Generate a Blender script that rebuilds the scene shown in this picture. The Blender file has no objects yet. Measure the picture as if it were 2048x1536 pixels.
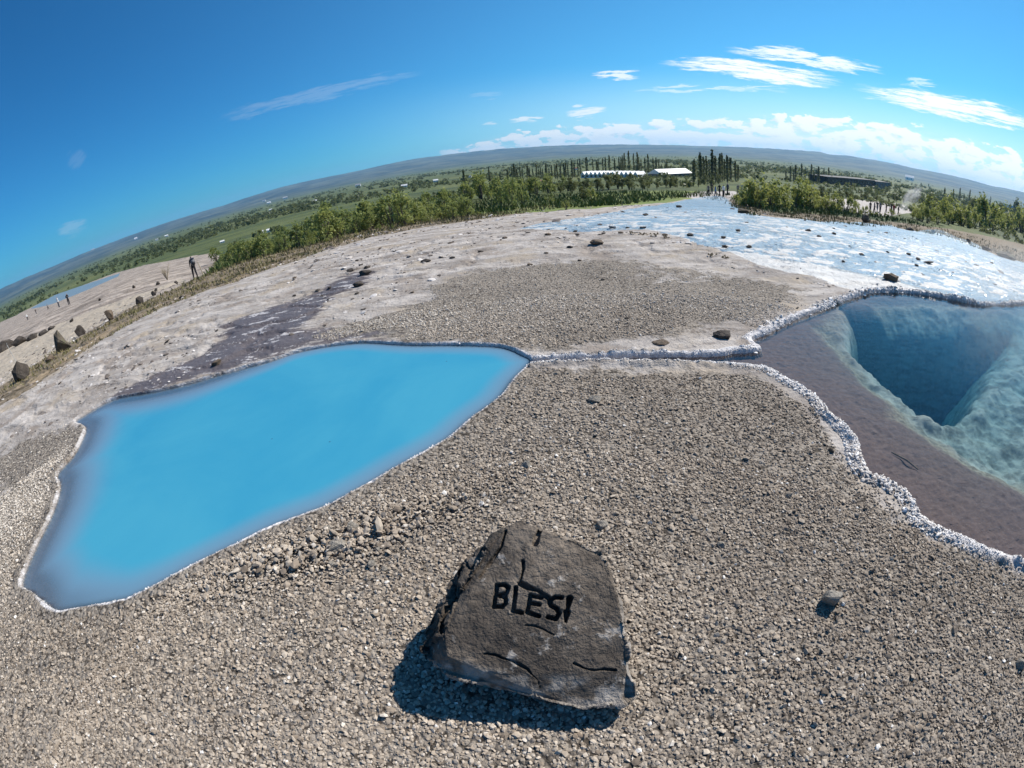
import bpy, bmesh, math, random
import numpy as np
from mathutils import Vector, Matrix, Euler

random.seed(7)
RNG = np.random.default_rng(7)
SC = bpy.context.scene
COL = SC.collection
R_ = math.radians

# ------------------------------------------------------------------ camera
CAM_H = 1.9
FOC = 945.0                       # fisheye: pixels per radian on the 2048 wide photograph
PITCH, ROLL = R_(-27.4), R_(6.0)


def cam_to_world(c):
    c = np.atleast_2d(np.asarray(c, float))
    a = ROLL
    x = np.cos(a) * c[:, 0] + np.sin(a) * c[:, 1]
    y = -np.sin(a) * c[:, 0] + np.cos(a) * c[:, 1]
    f = -c[:, 2]
    return np.stack([x, f * np.cos(PITCH) - y * np.sin(PITCH), f * np.sin(PITCH) + y * np.cos(PITCH)], 1)


def rays(p):
    p = np.atleast_2d(np.array(p, float))
    d = p - np.array((1024.0, 768.0))
    r = np.hypot(d[:, 0], d[:, 1]) + 1e-9
    th = r / FOC
    return cam_to_world(np.stack([np.sin(th) * d[:, 0] / r, -np.sin(th) * d[:, 1] / r, -np.cos(th)], 1))


def az_el(p):
    R = rays(p)
    return np.arctan2(R[:, 0], R[:, 1]), np.arcsin(R[:, 2])


cd = bpy.data.cameras.new('camera')
cam = bpy.data.objects.new('camera', cd)
COL.objects.link(cam)
B = cam_to_world(np.eye(3))
cam.matrix_world = Matrix(((B[0][0], B[1][0], B[2][0], 0), (B[0][1], B[1][1], B[2][1], 0), (B[0][2], B[1][2], B[2][2], CAM_H), (0, 0, 0, 1)))
cd.type = 'PANO'
cd.panorama_type = 'FISHEYE_LENS_POLYNOMIAL'
cd.sensor_width = 36.0
cd.sensor_fit = 'HORIZONTAL'
cd.fisheye_fov = R_(180)
cd.fisheye_polynomial_k0 = 0.0
cd.fisheye_polynomial_k1 = -2048.0 / (FOC * 36.0)
cd.fisheye_polynomial_k2 = cd.fisheye_polynomial_k3 = cd.fisheye_polynomial_k4 = 0.0
cd.clip_start = 0.02
cd.clip_end = 60000.0
SC.camera = cam

# ------------------------------------------------------------------ light, sky, exposure
SUN_AZ, SUN_EL = R_(58), R_(44)
SKY_STRENGTH = 0.075
SC.view_settings.view_transform = 'Standard'
SC.view_settings.look = 'None'
SC.view_settings.gamma = 1.0
SC.view_settings.use_curve_mapping = False
SC.view_settings.exposure = 0.5
sl = bpy.data.lights.new('sun', 'SUN')
sl.energy = 5.0
sl.angle = R_(0.53)
sl.color = (1.0, 0.94, 0.85)
sun = bpy.data.objects.new('sun', sl)
COL.objects.link(sun)
sd = Vector((math.sin(SUN_AZ) * math.cos(SUN_EL), math.cos(SUN_AZ) * math.cos(SUN_EL), math.sin(SUN_EL)))
sun.rotation_euler = sd.to_track_quat('Z', 'Y').to_euler()


class NT:
    """small helper round a node tree"""
    def __init__(self, tree):
        self.t = tree
        tree.nodes.clear()

    def n(self, typ, ins=None, **kw):
        nd = self.t.nodes.new(typ)
        for k, v in kw.items():
            setattr(nd, k, v)
        for k, v in (ins or {}).items():
            self.put(nd.inputs[k], v)
        return nd

    def put(self, sock, v):
        if isinstance(v, bpy.types.NodeSocket):
            self.t.links.new(v, sock)
        elif isinstance(v, bpy.types.Node):
            self.t.links.new(v.outputs[0], sock)
        else:
            if isinstance(v, tuple) and len(v) == 3 and sock.type == 'RGBA':
                v = v + (1.0,)
            sock.default_value = v

    def m(self, op, a, b=0.0, c=0.0, clamp=False):
        nd = self.n('ShaderNodeMath', operation=op, use_clamp=clamp)
        for i, v in enumerate((a, b, c)):
            self.put(nd.inputs[i], v)
        return nd.outputs[0]

    def mix(self, f, a, b):
        nd = self.n('ShaderNodeMix', data_type='RGBA')
        self.put(nd.inputs[0], f)
        self.put(nd.inputs[6], a)
        self.put(nd.inputs[7], b)
        return nd.outputs[2]

    def ss(self, x, lo, hi, a=0.0, b=1.0):
        nd = self.n('ShaderNodeMapRange', interpolation_type='SMOOTHSTEP')
        for i, v in enumerate((x, lo, hi, a, b)):
            self.put(nd.inputs[i], v)
        return nd.outputs[0]

    def noise(self, vec, scale, detail=4.0, rough=0.55, dist=0.0):
        nd = self.n('ShaderNodeTexNoise', {'Scale': scale, 'Detail': detail, 'Roughness': rough, 'Distortion': dist})
        if vec is not None:
            self.put(nd.inputs['Vector'], vec)
        return nd.outputs[0]

    def attr(self, name, typ='GEOMETRY'):
        nd = self.n('ShaderNodeAttribute', attribute_name=name, attribute_type=typ)
        return nd.outputs['Fac']

    def vmul(self, v, s):
        nd = self.n('ShaderNodeVectorMath', operation='MULTIPLY')
        self.put(nd.inputs[0], v)
        self.put(nd.inputs[1], s)
        return nd.outputs[0]


world = bpy.data.worlds.new("World")
SC.world = world
world.use_nodes = True
w = NT(world.node_tree)
tc = w.n('ShaderNodeTexCoord').outputs['Generated']
sky = w.n('ShaderNodeTexSky', sky_type='NISHITA', sun_disc=False, sun_elevation=SUN_EL, sun_rotation=SUN_AZ,
          altitude=100.0, air_density=1.0, dust_density=0.1, ozone_density=2.0)
sep = w.n('ShaderNodeSeparateXYZ', {0: tc})
X, Y, Z = sep.outputs
D = 57.29578
az = w.m('MULTIPLY', w.m('ARCTAN2', X, Y), D)
el = w.m('MULTIPLY', w.m('ARCSINE', Z), D)
aev = w.n('ShaderNodeCombineXYZ', {0: az, 1: el, 2: 0.0}).outputs[0]


def streak(p0, p1, half, gain, warp=1.0, sx=0.12, sy=0.9):
    """a long cirrus streak between two directions in the sky"""
    a, e = az_el([p0, p1])
    a, e = np.degrees(a), np.degrees(e)
    ca, ce = a.mean(), e.mean()
    L = math.hypot(a[1] - a[0], e[1] - e[0]) / 2
    t = math.atan2(e[1] - e[0], a[1] - a[0])
    dx, dy = w.m('SUBTRACT', az, ca), w.m('SUBTRACT', el, ce)
    u = w.m('ADD', w.m('MULTIPLY', dx, math.cos(t)), w.m('MULTIPLY', dy, math.sin(t)))
    v = w.m('SUBTRACT', w.m('MULTIPLY', dy, math.cos(t)), w.m('MULTIPLY', dx, math.sin(t)))
    uv = w.n('ShaderNodeCombineXYZ', {0: u, 1: v, 2: ca}).outputs[0]
    nz = w.noise(w.vmul(uv, (sx, sy, 1.0)), 1.6, 6.0, 0.62, 0.4)
    v2 = w.m('ADD', v, w.m('MULTIPLY', w.m('SUBTRACT', nz, 0.5), warp * 3.4))
    q = w.m('ADD', w.m('POWER', w.m('ABSOLUTE', w.m('DIVIDE', u, L)), 2.0), w.m('POWER', w.m('ABSOLUTE', w.m('DIVIDE', v2, half)), 2.0))
    body = w.m('SUBTRACT', 1.0, q, clamp=True)
    nz2 = w.noise(w.vmul(uv, (sx * 1.5, sy * 2.2, 1.0)), 2.3, 9.0, 0.68, .5)
    return w.m('MULTIPLY', w.ss(w.m('MULTIPLY', body, w.m('MULTIPLY', w.ss(nz2, .22, .70), 1.5)), 0.03, 0.85), gain)


ST = [((1305, 126), (1700, 168), 1.15, 1.0), ((1440, 96), (1780, 143), 0.95, 0.9), ((1178, 153), (1285, 150), 0.45, 0.85),
      ((1690, 178), (2120, 262), 1.35, 1.0), ((1250, 186), (1590, 178), 0.4, 0.5), ((1800, 163), (1880, 167), 0.25, 0.5),
      ((420, 246), (860, 143), 0.9, 0.15), ((110, 470), (180, 445), 1.0, 0.2), ((930, 196), (1010, 186), 0.4, 0.12),
      ((140, 340), (170, 300), 1.2, 0.08), ((1015, 241), (1092, 237), 0.5, 0.8), ((1128, 230), (1218, 216), 0.7, 0.85), ((960, 250), (1000, 246), 0.3, 0.6)]
cl = None
for p0, p1, hf, g in ST:
    s = streak(p0, p1, hf, g)
    cl = s if cl is None else w.m('MAXIMUM', cl, s)
# cumulus bank low over the hills; its top height follows the azimuth
tops = [(700, 344), (820, 316), (900, 290), (980, 264), (1050, 248), (1200, 232), (1400, 222), (1560, 208), (1720, 212), (1900, 240), (2040, 282)]
ta, te = az_el(tops)
fc = w.n('ShaderNodeFloatCurve')
w.put(fc.inputs['Value'], w.m('DIVIDE', w.m('ADD', az, 60.0), 140.0))
cm = fc.mapping.curves[0]
pts = [((math.degrees(a) + 60) / 140, max(0.0, math.degrees(e) / 10)) for a, e in zip(ta, te)]
cm.points[0].location = (0.0, 0.02)
cm.points[1].location = (1.0, 0.62)
for p in pts:
    cm.points.new(*p)
fc.mapping.update()
top = w.m('MULTIPLY', fc.outputs[0], 10.0)
rel = w.m('DIVIDE', el, w.m('MAXIMUM', top, 0.3))
billow = w.noise(w.vmul(aev, (0.42, 0.95, 1.0)), 1.0, 8.0, 0.56, 0.15)
flat = w.noise(w.vmul(aev, (0.10, 1.3, 1.0)), 1.0, 6.0, 0.6, 0.3)
amp = w.ss(rel, 1.02, 0.62)
cov = w.m('SUBTRACT', w.m('ADD', w.m('MULTIPLY', billow, 1.5), w.m('MULTIPLY', amp, 0.5)), 1.12)
cum = w.m('MULTIPLY', w.ss(cov, 0.0, 0.09), w.ss(top, 1.3, 2.6))
lay = w.m('MULTIPLY', w.m('MULTIPLY', w.ss(flat, 0.36, 0.62), w.ss(rel, 0.9, 0.4)), w.m('MULTIPLY', w.ss(top, 1.2, 3.2), 0.5))
# shaded undersides of the cumulus: the density a little way towards the sun, higher and to the right
billow2 = w.noise(w.vmul(w.n('ShaderNodeVectorMath', {0: aev, 1: (0.7, 0.55, 0.0)}, operation='ADD').outputs[0], (0.42, 0.95, 1.0)), 1.0, 8.0, 0.56, 0.15)
shd = w.m('MULTIPLY', w.ss(w.m('SUBTRACT', billow2, billow), 0.0, 0.22), 0.6)
low = w.m('MAXIMUM', cum, lay)
sunside = w.n('ShaderNodeVectorMath', {0: tc, 1: tuple(sd)}, operation='DOT_PRODUCT').outputs['Value']
lift = w.ss(sunside, -0.1, 0.95, 1.12, 1.42)
tint = w.mix(w.ss(sunside, .0, .9), (0.10, 0.56, 0.92), (0.225, 0.66, 0.84))
skyc = w.vmul(w.vmul(sky.outputs[0], tint), w.n('ShaderNodeCombineXYZ', {0: lift, 1: lift, 2: lift}).outputs[0])
bright = w.ss(sunside, 0.1, 0.95, 8.0, 12.5)
white = w.mix(shd, (1.0, 1.0, 1.0), (0.62, 0.72, 0.83))
cloudc = w.n('ShaderNodeVectorMath', {0: white, 1: bright}, operation='MULTIPLY')
w.put(cloudc.inputs[1], w.n('ShaderNodeCombineXYZ', {0: bright, 1: bright, 2: bright}).outputs[0])
bcol = w.n('ShaderNodeCombineXYZ', {0: bright, 1: bright, 2: bright}).outputs[0]
veil = w.m('MULTIPLY', w.m('MULTIPLY', w.ss(sunside, 0.15, 0.85), w.ss(el, 11.0, 0.0)), 0.85)
skyc = w.mix(veil, skyc, w.n('ShaderNodeCombineXYZ', {0: w.m('MULTIPLY', bright, .80), 1: w.m('MULTIPLY', bright, .97), 2: bright}).outputs[0])
res = w.mix(w.m('MINIMUM', w.m('MULTIPLY', low, 0.9), 1.0), skyc, cloudc.outputs[0])
res = w.mix(w.m('MULTIPLY', cl, 0.88), res, bcol)
bg = w.n('ShaderNodeBackground', {'Color': res, 'Strength': SKY_STRENGTH})
wo = w.n('ShaderNodeOutputWorld', {'Surface': bg.outputs[0]})

# ------------------------------------------------------------------ helpers
def tag(o, label=None, cat=None, group=None, kind=None):
    if label: o['label'] = label
    if cat: o['category'] = cat
    if group: o['group'] = group
    if kind: o['kind'] = kind
    return o


def empty(name, loc, rz=0.0, s=1.0):
    o = bpy.data.objects.new(name, None)
    COL.objects.link(o)
    o.location = loc
    o.rotation_euler = (0, 0, rz)
    o.scale = (s, s, s)
    o.empty_display_size = 0.2
    return o


def mesh_np(name, V, F, mats=(), parent=None, smooth=False, mat_idx=None, attrs=None):
    """V (n,3), F (m,k) with one k, or a list of faces"""
    me = bpy.data.meshes.new(name)
    if isinstance(F, np.ndarray):
        me.vertices.add(len(V))
        me.vertices.foreach_set('co', np.ascontiguousarray(V, np.float32).ravel())
        m, k = F.shape
        me.loops.add(m * k)
        me.loops.foreach_set('vertex_index', np.ascontiguousarray(F, np.int32).ravel())
        me.polygons.add(m)
        me.polygons.foreach_set('loop_start', np.arange(0, m * k, k, dtype=np.int32))
        me.polygons.foreach_set('loop_total', np.full(m, k, np.int32))
        me.update(calc_edges=True)
    else:
        me.from_pydata([tuple(v) for v in V], [], F)
    for m_ in (mats if isinstance(mats, (list, tuple)) else [mats]):
        me.materials.append(m_)
    if mat_idx is not None:
        me.polygons.foreach_set('material_index', np.asarray(mat_idx, np.int32))
    me.polygons.foreach_set('use_smooth', np.full(len(me.polygons), smooth))
    for k_, v_ in (attrs or {}).items():
        a = me.attributes.new(k_, 'FLOAT', 'POINT')
        a.data.foreach_set('value', np.asarray(v_, np.float32))
    o = bpy.data.objects.new(name, me)
    COL.objects.link(o)
    if parent: o.parent = parent
    return o


def obj_bm(name, bm, mats, parent=None, smooth=False):
    me = bpy.data.meshes.new(name)
    bm.to_mesh(me)
    bm.free()
    for m_ in (mats if isinstance(mats, (list, tuple)) else [mats]):
        me.materials.append(m_)
    for p in me.polygons: p.use_smooth = smooth
    o = bpy.data.objects.new(name, me)
    COL.objects.link(o)
    if parent: o.parent = parent
    return o


def copy_tree(root, loc, rz=0.0, s=1.0):
    """a copy of a thing and of each of its parts"""
    def rec(o, parent):
        c = o.copy()
        COL.objects.link(c)
        c.parent = parent
        for ch in [x for x in KIDS.get(o.name, [])]:
            rec(ch, c)
        return c
    c = rec(root, None)
    c.location = loc
    c.rotation_euler = (0, 0, rz)
    c.scale = s if isinstance(s, tuple) else (s, s, s)
    return c


KIDS = {}


def kids(root, *ch):
    KIDS.setdefault(root.name, []).extend(ch)


def hash2(ix, iy, seed):
    h = (ix.astype(np.int64) * 374761393 + iy.astype(np.int64) * 668265263 + seed * 974634211) & 0xffffffff
    h = ((h ^ (h >> 13)) * 1274126177) & 0xffffffff
    return ((h ^ (h >> 16)) & 0xffff).astype(np.float32) / 65535.0


def vn2(x, y, seed=0):
    x = np.asarray(x, np.float32); y = np.asarray(y, np.float32)
    ix, iy = np.floor(x), np.floor(y)
    fx, fy = x - ix, y - iy
    fx, fy = fx * fx * (3 - 2 * fx), fy * fy * (3 - 2 * fy)
    a, b = hash2(ix, iy, seed), hash2(ix + 1, iy, seed)
    c, d = hash2(ix, iy + 1, seed), hash2(ix + 1, iy + 1, seed)
    return (a + (b - a) * fx) * (1 - fy) + (c + (d - c) * fx) * fy


def fbm2(x, y, seed=0, oct_=4, gain=0.5):
    s = 0.0; a = 1.0; t = 0.0
    for i in range(oct_):
        s = s + a * vn2(x * 2 ** i + 17.3 * i, y * 2 ** i - 9.1 * i, seed + i)
        t += a; a *= gain
    return s / t - 0.5


def vn3(p, seed=0):
    z = p[:, 2]; iz = np.floor(z); f = z - iz; f = f * f * (3 - 2 * f)
    out = 0
    for k, wgt in ((0, 1 - f), (1, f)):
        zz = (iz + k).astype(np.int64)
        ix, iy = np.floor(p[:, 0]), np.floor(p[:, 1])
        fx, fy = p[:, 0] - ix, p[:, 1] - iy
        fx, fy = fx * fx * (3 - 2 * fx), fy * fy * (3 - 2 * fy)
        ox = zz * 1013
        a, b = hash2(ix + ox, iy, seed), hash2(ix + 1 + ox, iy, seed)
        c, d = hash2(ix + ox, iy + 1, seed), hash2(ix + 1 + ox, iy + 1, seed)
        out = out + ((a + (b - a) * fx) * (1 - fy) + (c + (d - c) * fx) * fy) * wgt
    return out


def fbm3(p, seed=0, oct_=4, gain=0.5):
    s = 0.0; a = 1.0; t = 0.0
    for i in range(oct_):
        s = s + a * vn3(p * 2 ** i + 5.7 * i, seed + i); t += a; a *= gain
    return s / t - 0.5


def smooth01(x):
    x = np.clip(x, 0, 1)
    return x * x * (3 - 2 * x)


def catmull(P, closed=False, k=4):
    P = np.array(P, float)
    n = len(P)
    out = []
    for i in range(n if closed else n - 1):
        p0, p1, p2, p3 = (P[(i - 1) % n] if closed or i > 0 else P[i]), P[i], P[(i + 1) % n], (P[(i + 2) % n] if closed or i + 2 < n else P[(i + 1) % n])
        for j in range(k):
            t = j / k
            out.append(0.5 * ((2 * p1) + (p2 - p0) * t + (2 * p0 - 5 * p1 + 4 * p2 - p3) * t * t + (3 * p1 - p0 - 3 * p2 + p3) * t ** 3))
    if not closed: out.append(P[-1])
    return np.array(out)


def sdf(poly, x, y, margin=3.0):
    """signed distance to a polygon, negative inside"""
    x = np.asarray(x, np.float32).ravel(); y = np.asarray(y, np.float32).ravel()
    out = np.full(len(x), margin, np.float32)
    lo, hi = poly.min(0) - margin, poly.max(0) + margin
    ids = np.where((x > lo[0]) & (x < hi[0]) & (y > lo[1]) & (y < hi[1]))[0]
    for c in range(0, len(ids), 200000):
        k = ids[c:c + 200000]
        px, py = x[k], y[k]
        d2 = np.full(len(k), 1e9, np.float32); ins = np.zeros(len(k), bool)
        for i in range(len(poly)):
            ax, ay = poly[i]; bx, by = poly[(i + 1) % len(poly)]
            ex, ey = bx - ax, by - ay
            l2 = ex * ex + ey * ey
            if l2 < 1e-12: continue
            wx, wy = px - np.float32(ax), py - np.float32(ay)
            t = np.clip((wx * ex + wy * ey) / l2, 0, 1)
            qx, qy = wx - ex * t, wy - ey * t
            d2 = np.minimum(d2, qx * qx + qy * qy)
            if (ay > by) != (ay < by) or ay != by:
                cond = (ay > py) != (by > py)
                ins ^= cond & (px < (bx - ax) * (py - ay) / (by - ay + 1e-20) + ax)
        d = np.sqrt(d2)
        out[k] = np.minimum(np.where(ins, -d, d), margin)
    return out


# ------------------------------------------------------------------ the lie of the land
PN = np.array([(0.01, 0), (6, 0), (9.6, 0), (11, -.01), (12.5, -.07), (14, -.16), (17, -.42), (20, -.75), (25, -1.2), (30, -1.6), (45, -2.85), (75, -4.3), (100, -5.4),
               (250, -11), (490, -15), (1000, -20), (3000, -31), (14000, -45)], float)
_lr = np.linspace(math.log(.01), math.log(14000), 3000)
_lz = np.interp(_lr, np.log(PN[:, 0]), PN[:, 1])
_k = np.hanning(41); _k /= _k.sum()
_lz = np.convolve(np.pad(_lz, 20, mode='edge'), _k, 'valid')


def prof(r):
    return np.interp(np.log(np.maximum(r, .011)), _lr, _lz)


_rt = np.exp(_lr)
_dep = (CAM_H - _lz) / _rt        # tangent of the depression angle against distance, falling


def shelf_lift(azm, r):
    return smooth01((-azm - math.radians(34)) / math.radians(12)) * 1.1 * smooth01((r - 25) / 40) * smooth01((330 - r) / 230)


def ground_px(p, z=None):
    """where the ray through a spot of the photograph lands on the land"""
    R = rays(p)
    h = np.hypot(R[:, 0], R[:, 1])
    tn = np.maximum(-R[:, 2] / h, 0.0042)
    if z is not None:
        r = (CAM_H - z) / tn
    else:
        azm = np.arctan2(R[:, 0], R[:, 1])
        r = np.array([np.interp(-t_, -np.minimum.accumulate(_dep - shelf_lift(a_, _rt) / _rt), _rt) for t_, a_ in zip(tn, azm)])
    return np.stack([R[:, 0] / h * r, R[:, 1] / h * r], 1)


SKYL = [(0, 578), (100, 535), (210, 490), (320, 450), (450, 410), (560, 375), (700, 345), (830, 318), (960, 302), (1100, 292), (1250, 289), (1400, 292), (1550, 298),
        (1640, 304), (1660, 309), (1700, 312), (1800, 330), (1830, 337), (1900, 350), (1985, 372), (2005, 376), (2048, 385)]
_sa, _se = az_el(SKYL)


def hills(azm, r):
    e = np.interp(azm, _sa, _se)
    e = e + np.radians(0.08) * fbm2(azm * 40, azm * 0 + 3, 5, 4)
    H = CAM_H + 8600 * np.tan(e) + 37
    t = smooth01((r - 2600) / 6000) ** 1.25
    rough = 1 + 0.28 * fbm2(azm * 26, np.log(r + 1) * 9, 9, 5) * smooth01((r - 2500) / 1500) * smooth01((8300 - r) / 1500)
    return H * t * rough


WL = -0.028
POOL = [(1065, 722), (1050, 712), (1020, 698), (980, 692), (900, 690), (820, 690), (735, 685), (690, 688), (640, 695), (590, 705), (540, 722), (480, 738), (420, 755),
        (360, 772), (300, 785), (240, 795), (205, 808), (172, 828), (148, 845), (170, 856), (160, 885), (145, 913), (113, 950), (119, 973), (105, 1024), (76, 1083),
        (50, 1141), (43, 1175), (66, 1190), (111, 1225), (156, 1221), (234, 1208), (270, 1196), (332, 1165), (390, 1134), (480, 1090), (547, 1057), (609, 1034),
        (650, 1018), (700, 993), (750, 965), (800, 935), (850, 908), (900, 878), (950, 835), (1000, 798), (1028, 762), (1048, 742)]
UP = [(1060, 723), (1130, 719), (1200, 717), (1260, 715), (1330, 713), (1390, 713), (1440, 711), (1468, 706), (1490, 705), (1520, 701), (1508, 690), (1502, 680), (1532, 668),
      (1568, 648), (1614, 630), (1650, 617), (1686, 602), (1716, 592), (1752, 584), (1808, 585), (1844, 589), (1890, 596), (1952, 609), (1972, 611), (2048, 608)]
DN = [(2048, 1129), (1972, 1108), (1911, 1078), (1850, 1052), (1829, 1024), (1814, 996), (1768, 965), (1737, 955), (1716, 919), (1711, 888), (1681, 853), (1660, 837),
      (1640, 809), (1614, 786), (1573, 763), (1532, 740), (1491, 734), (1440, 731), (1358, 729), (1287, 730), (1220, 727), (1154, 728), (1077, 730), (1052, 738)]
pA = ground_px(catmull(POOL, True, 3), WL)
_up, _dn = ground_px(catmull(UP, False, 3), WL), ground_px(catmull(DN, False, 3), WL)
pB = np.concatenate([_up, [(11.6, 5.0), (12.6, 3.6), (12.0, 1.6), (9.0, 0.4), (6.0, 0.1), (3.6, 0.35)], _dn])
HOLE = [(1640, 634), (1680, 640), (1696, 662), (1699, 690), (1718, 720), (1750, 742), (1778, 760), (1800, 777), (1814, 791), (1828, 806), (1845, 821), (1880, 830), (1921, 820), (1950, 792), (1975, 764), (2048, 704),
        (2048, 648), (1950, 640), (1850, 632), (1760, 632), (1700, 628)]
pH = ground_px(catmull(HOLE, True, 2), WL - .2)
DEEP = [(1590, 640), (1640, 690), (1700, 748), (1742, 790), (1798, 846), (1870, 893), (1947, 940), (2048, 992)]
pD = np.concatenate([ground_px(catmull(DEEP, False, 2), WL - .1), [(4.6, .6), (9, .5), (12.0, 1.6), (12.6, 3.6), (11.6, 5.0)], ground_px([(2048, 612), (1952, 612), (1844, 592), (1752, 588), (1686, 606), (1620, 632)], WL)])
FLO = [(1032, 460), (1076, 450), (1149, 438), (1208, 428), (1281, 415), (1354, 403), (1398, 399), (1442, 399), (1463, 406), (1504, 428), (1568, 439), (1653, 443), (1729, 447),
       (1780, 450), (1811, 460), (1875, 466), (1913, 479), (1957, 493), (2001, 514), (2048, 525)]
FLO2 = [(1146, 464), (1210, 464), (1290, 462), (1357, 475), (1398, 490), (1448, 504), (1490, 520), (1517, 533), (1574, 548), (1621, 556), (1669, 574), (1700, 581), (1740, 580), (1752, 580)]
pF = np.concatenate([ground_px(catmull(FLO, False, 3)), [(24, 9), (26, 4), (20, 1), (12.5, 1.5), (12.6, 3.6), (11.6, 5.0)], _up[::-1][:25], ground_px(catmull(FLO2[::-1], False, 3))])
SIN = [(0, 800), (60, 770), (130, 722), (200, 675), (270, 637), (330, 608), (400, 582), (470, 560), (530, 537), (600, 516), (660, 494), (740, 471), (820, 456), (900, 446), (960, 438),
       (1010, 431), (1060, 424), (1120, 418), (1200, 414), (1280, 407), (1354, 399), (1400, 395), (1442, 393), (1470, 402), (1510, 422), (1568, 433), (1653, 438), (1729, 443), (1790, 446),
       (1820, 455), (1880, 461), (1920, 473), (1965, 488), (2010, 508), (2048, 520)]
pS = np.concatenate([ground_px(SIN), [(27, 10), (30, 3), (20, -10), (-10, -10), (-20, -2), (-15, 2)]])
G1 = [(0, 885), (80, 872), (150, 850), (300, 900), (600, 850), (1000, 720), (1100, 738), (1300, 740), (1480, 748), (1560, 778), (1615, 818), (1655, 870), (1680, 920), (1720, 985),
      (1790, 1035), (1890, 1095), (2048, 1155)]
pG1 = np.concatenate([ground_px(G1), [(4.5, -.4), (6, -4), (-6, -4), (-6, 0.2)]])
G2 = [(640, 660), (760, 628), (830, 600), (850, 575), (900, 552), (1000, 535), (1080, 528), (1180, 520), (1300, 522), (1420, 535), (1560, 560), (1630, 580), (1560, 610), (1500, 640),
      (1400, 650), (1350, 672), (1250, 682), (1150, 692), (1060, 700), (980, 685), (850, 682), (760, 672)]
pG2 = ground_px(G2)
MUD = [(239, 786), (308, 756), (396, 719), (448, 685), (461, 651), (506, 633), (560, 613), (632, 589), (680, 565), (712, 549), (726, 556), (712, 575), (668, 592), (640, 618), (612, 650),
       (580, 668), (660, 662), (740, 656), (800, 660), (760, 672), (690, 676), (620, 684), (560, 702), (500, 722), (440, 740), (370, 760), (300, 778)]
pM = ground_px(catmull(MUD, True, 2))
FRI = [(-40, 850), (0, 770), (60, 735), (130, 690), (200, 650), (260, 618), (330, 588), (400, 556), (450, 538), (500, 522), (560, 506), (640, 486), (700, 468), (780, 450), (850, 438),
       (930, 430), (1000, 424), (1100, 412), (1110, 420), (1000, 436), (900, 450), (820, 460), (740, 476), (660, 500), (600, 522), (530, 543), (470, 566), (400, 588), (330, 615),
       (270, 645), (200, 684), (130, 732), (60, 782), (0, 815), (-40, 880)]
pFr = ground_px(FRI)
FR2 = [(1400, 395), (1442, 390), (1480, 402), (1540, 424), (1600, 426), (1700, 434), (1800, 446), (1900, 458), (2000, 478), (2100, 505), (2100, 545), (2048, 527), (1957, 497), (1875, 470), (1780, 454),
       (1653, 446), (1504, 432), (1460, 408)]
pFr2 = ground_px(FR2)
BARE = [(-60, 720), (0, 645), (30, 632), (100, 596), (150, 577), (230, 546), (290, 530), (330, 523), (390, 511), (420, 507), (440, 512), (420, 540), (380, 566), (260, 622), (130, 695), (0, 780), (-60, 860)]
pBa = ground_px(BARE)
PATH = [(-60, 790), (0, 700), (60, 672), (110, 650), (160, 630), (230, 606), (300, 582), (360, 556), (375, 560), (320, 584), (270, 612), (200, 648), (130, 690), (60, 738), (0, 775), (-60, 850)]
pPa = ground_px(PATH)
PALE = [(1630, 397), (1700, 398), (1800, 407), (1835, 424), (1780, 433), (1720, 427), (1640, 412)]
pPl = ground_px(PALE)
PAL2 = [(1350, 392), (1400, 384), (1470, 382), (1490, 392), (1460, 402), (1400, 400)]
pPl2 = ground_px(PAL2)
MEAD = [(940, 425), (1060, 411), (1120, 398), (1190, 388), (1280, 383), (1395, 382), (1390, 397), (1290, 408), (1200, 416), (1120, 421), (1000, 432)]
pMe = ground_px(MEAD)
LPOOL = [(60, 618), (110, 590), (180, 566), (240, 546), (236, 553), (180, 578), (110, 606)]
pLP = ground_px(LPOOL)


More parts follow.
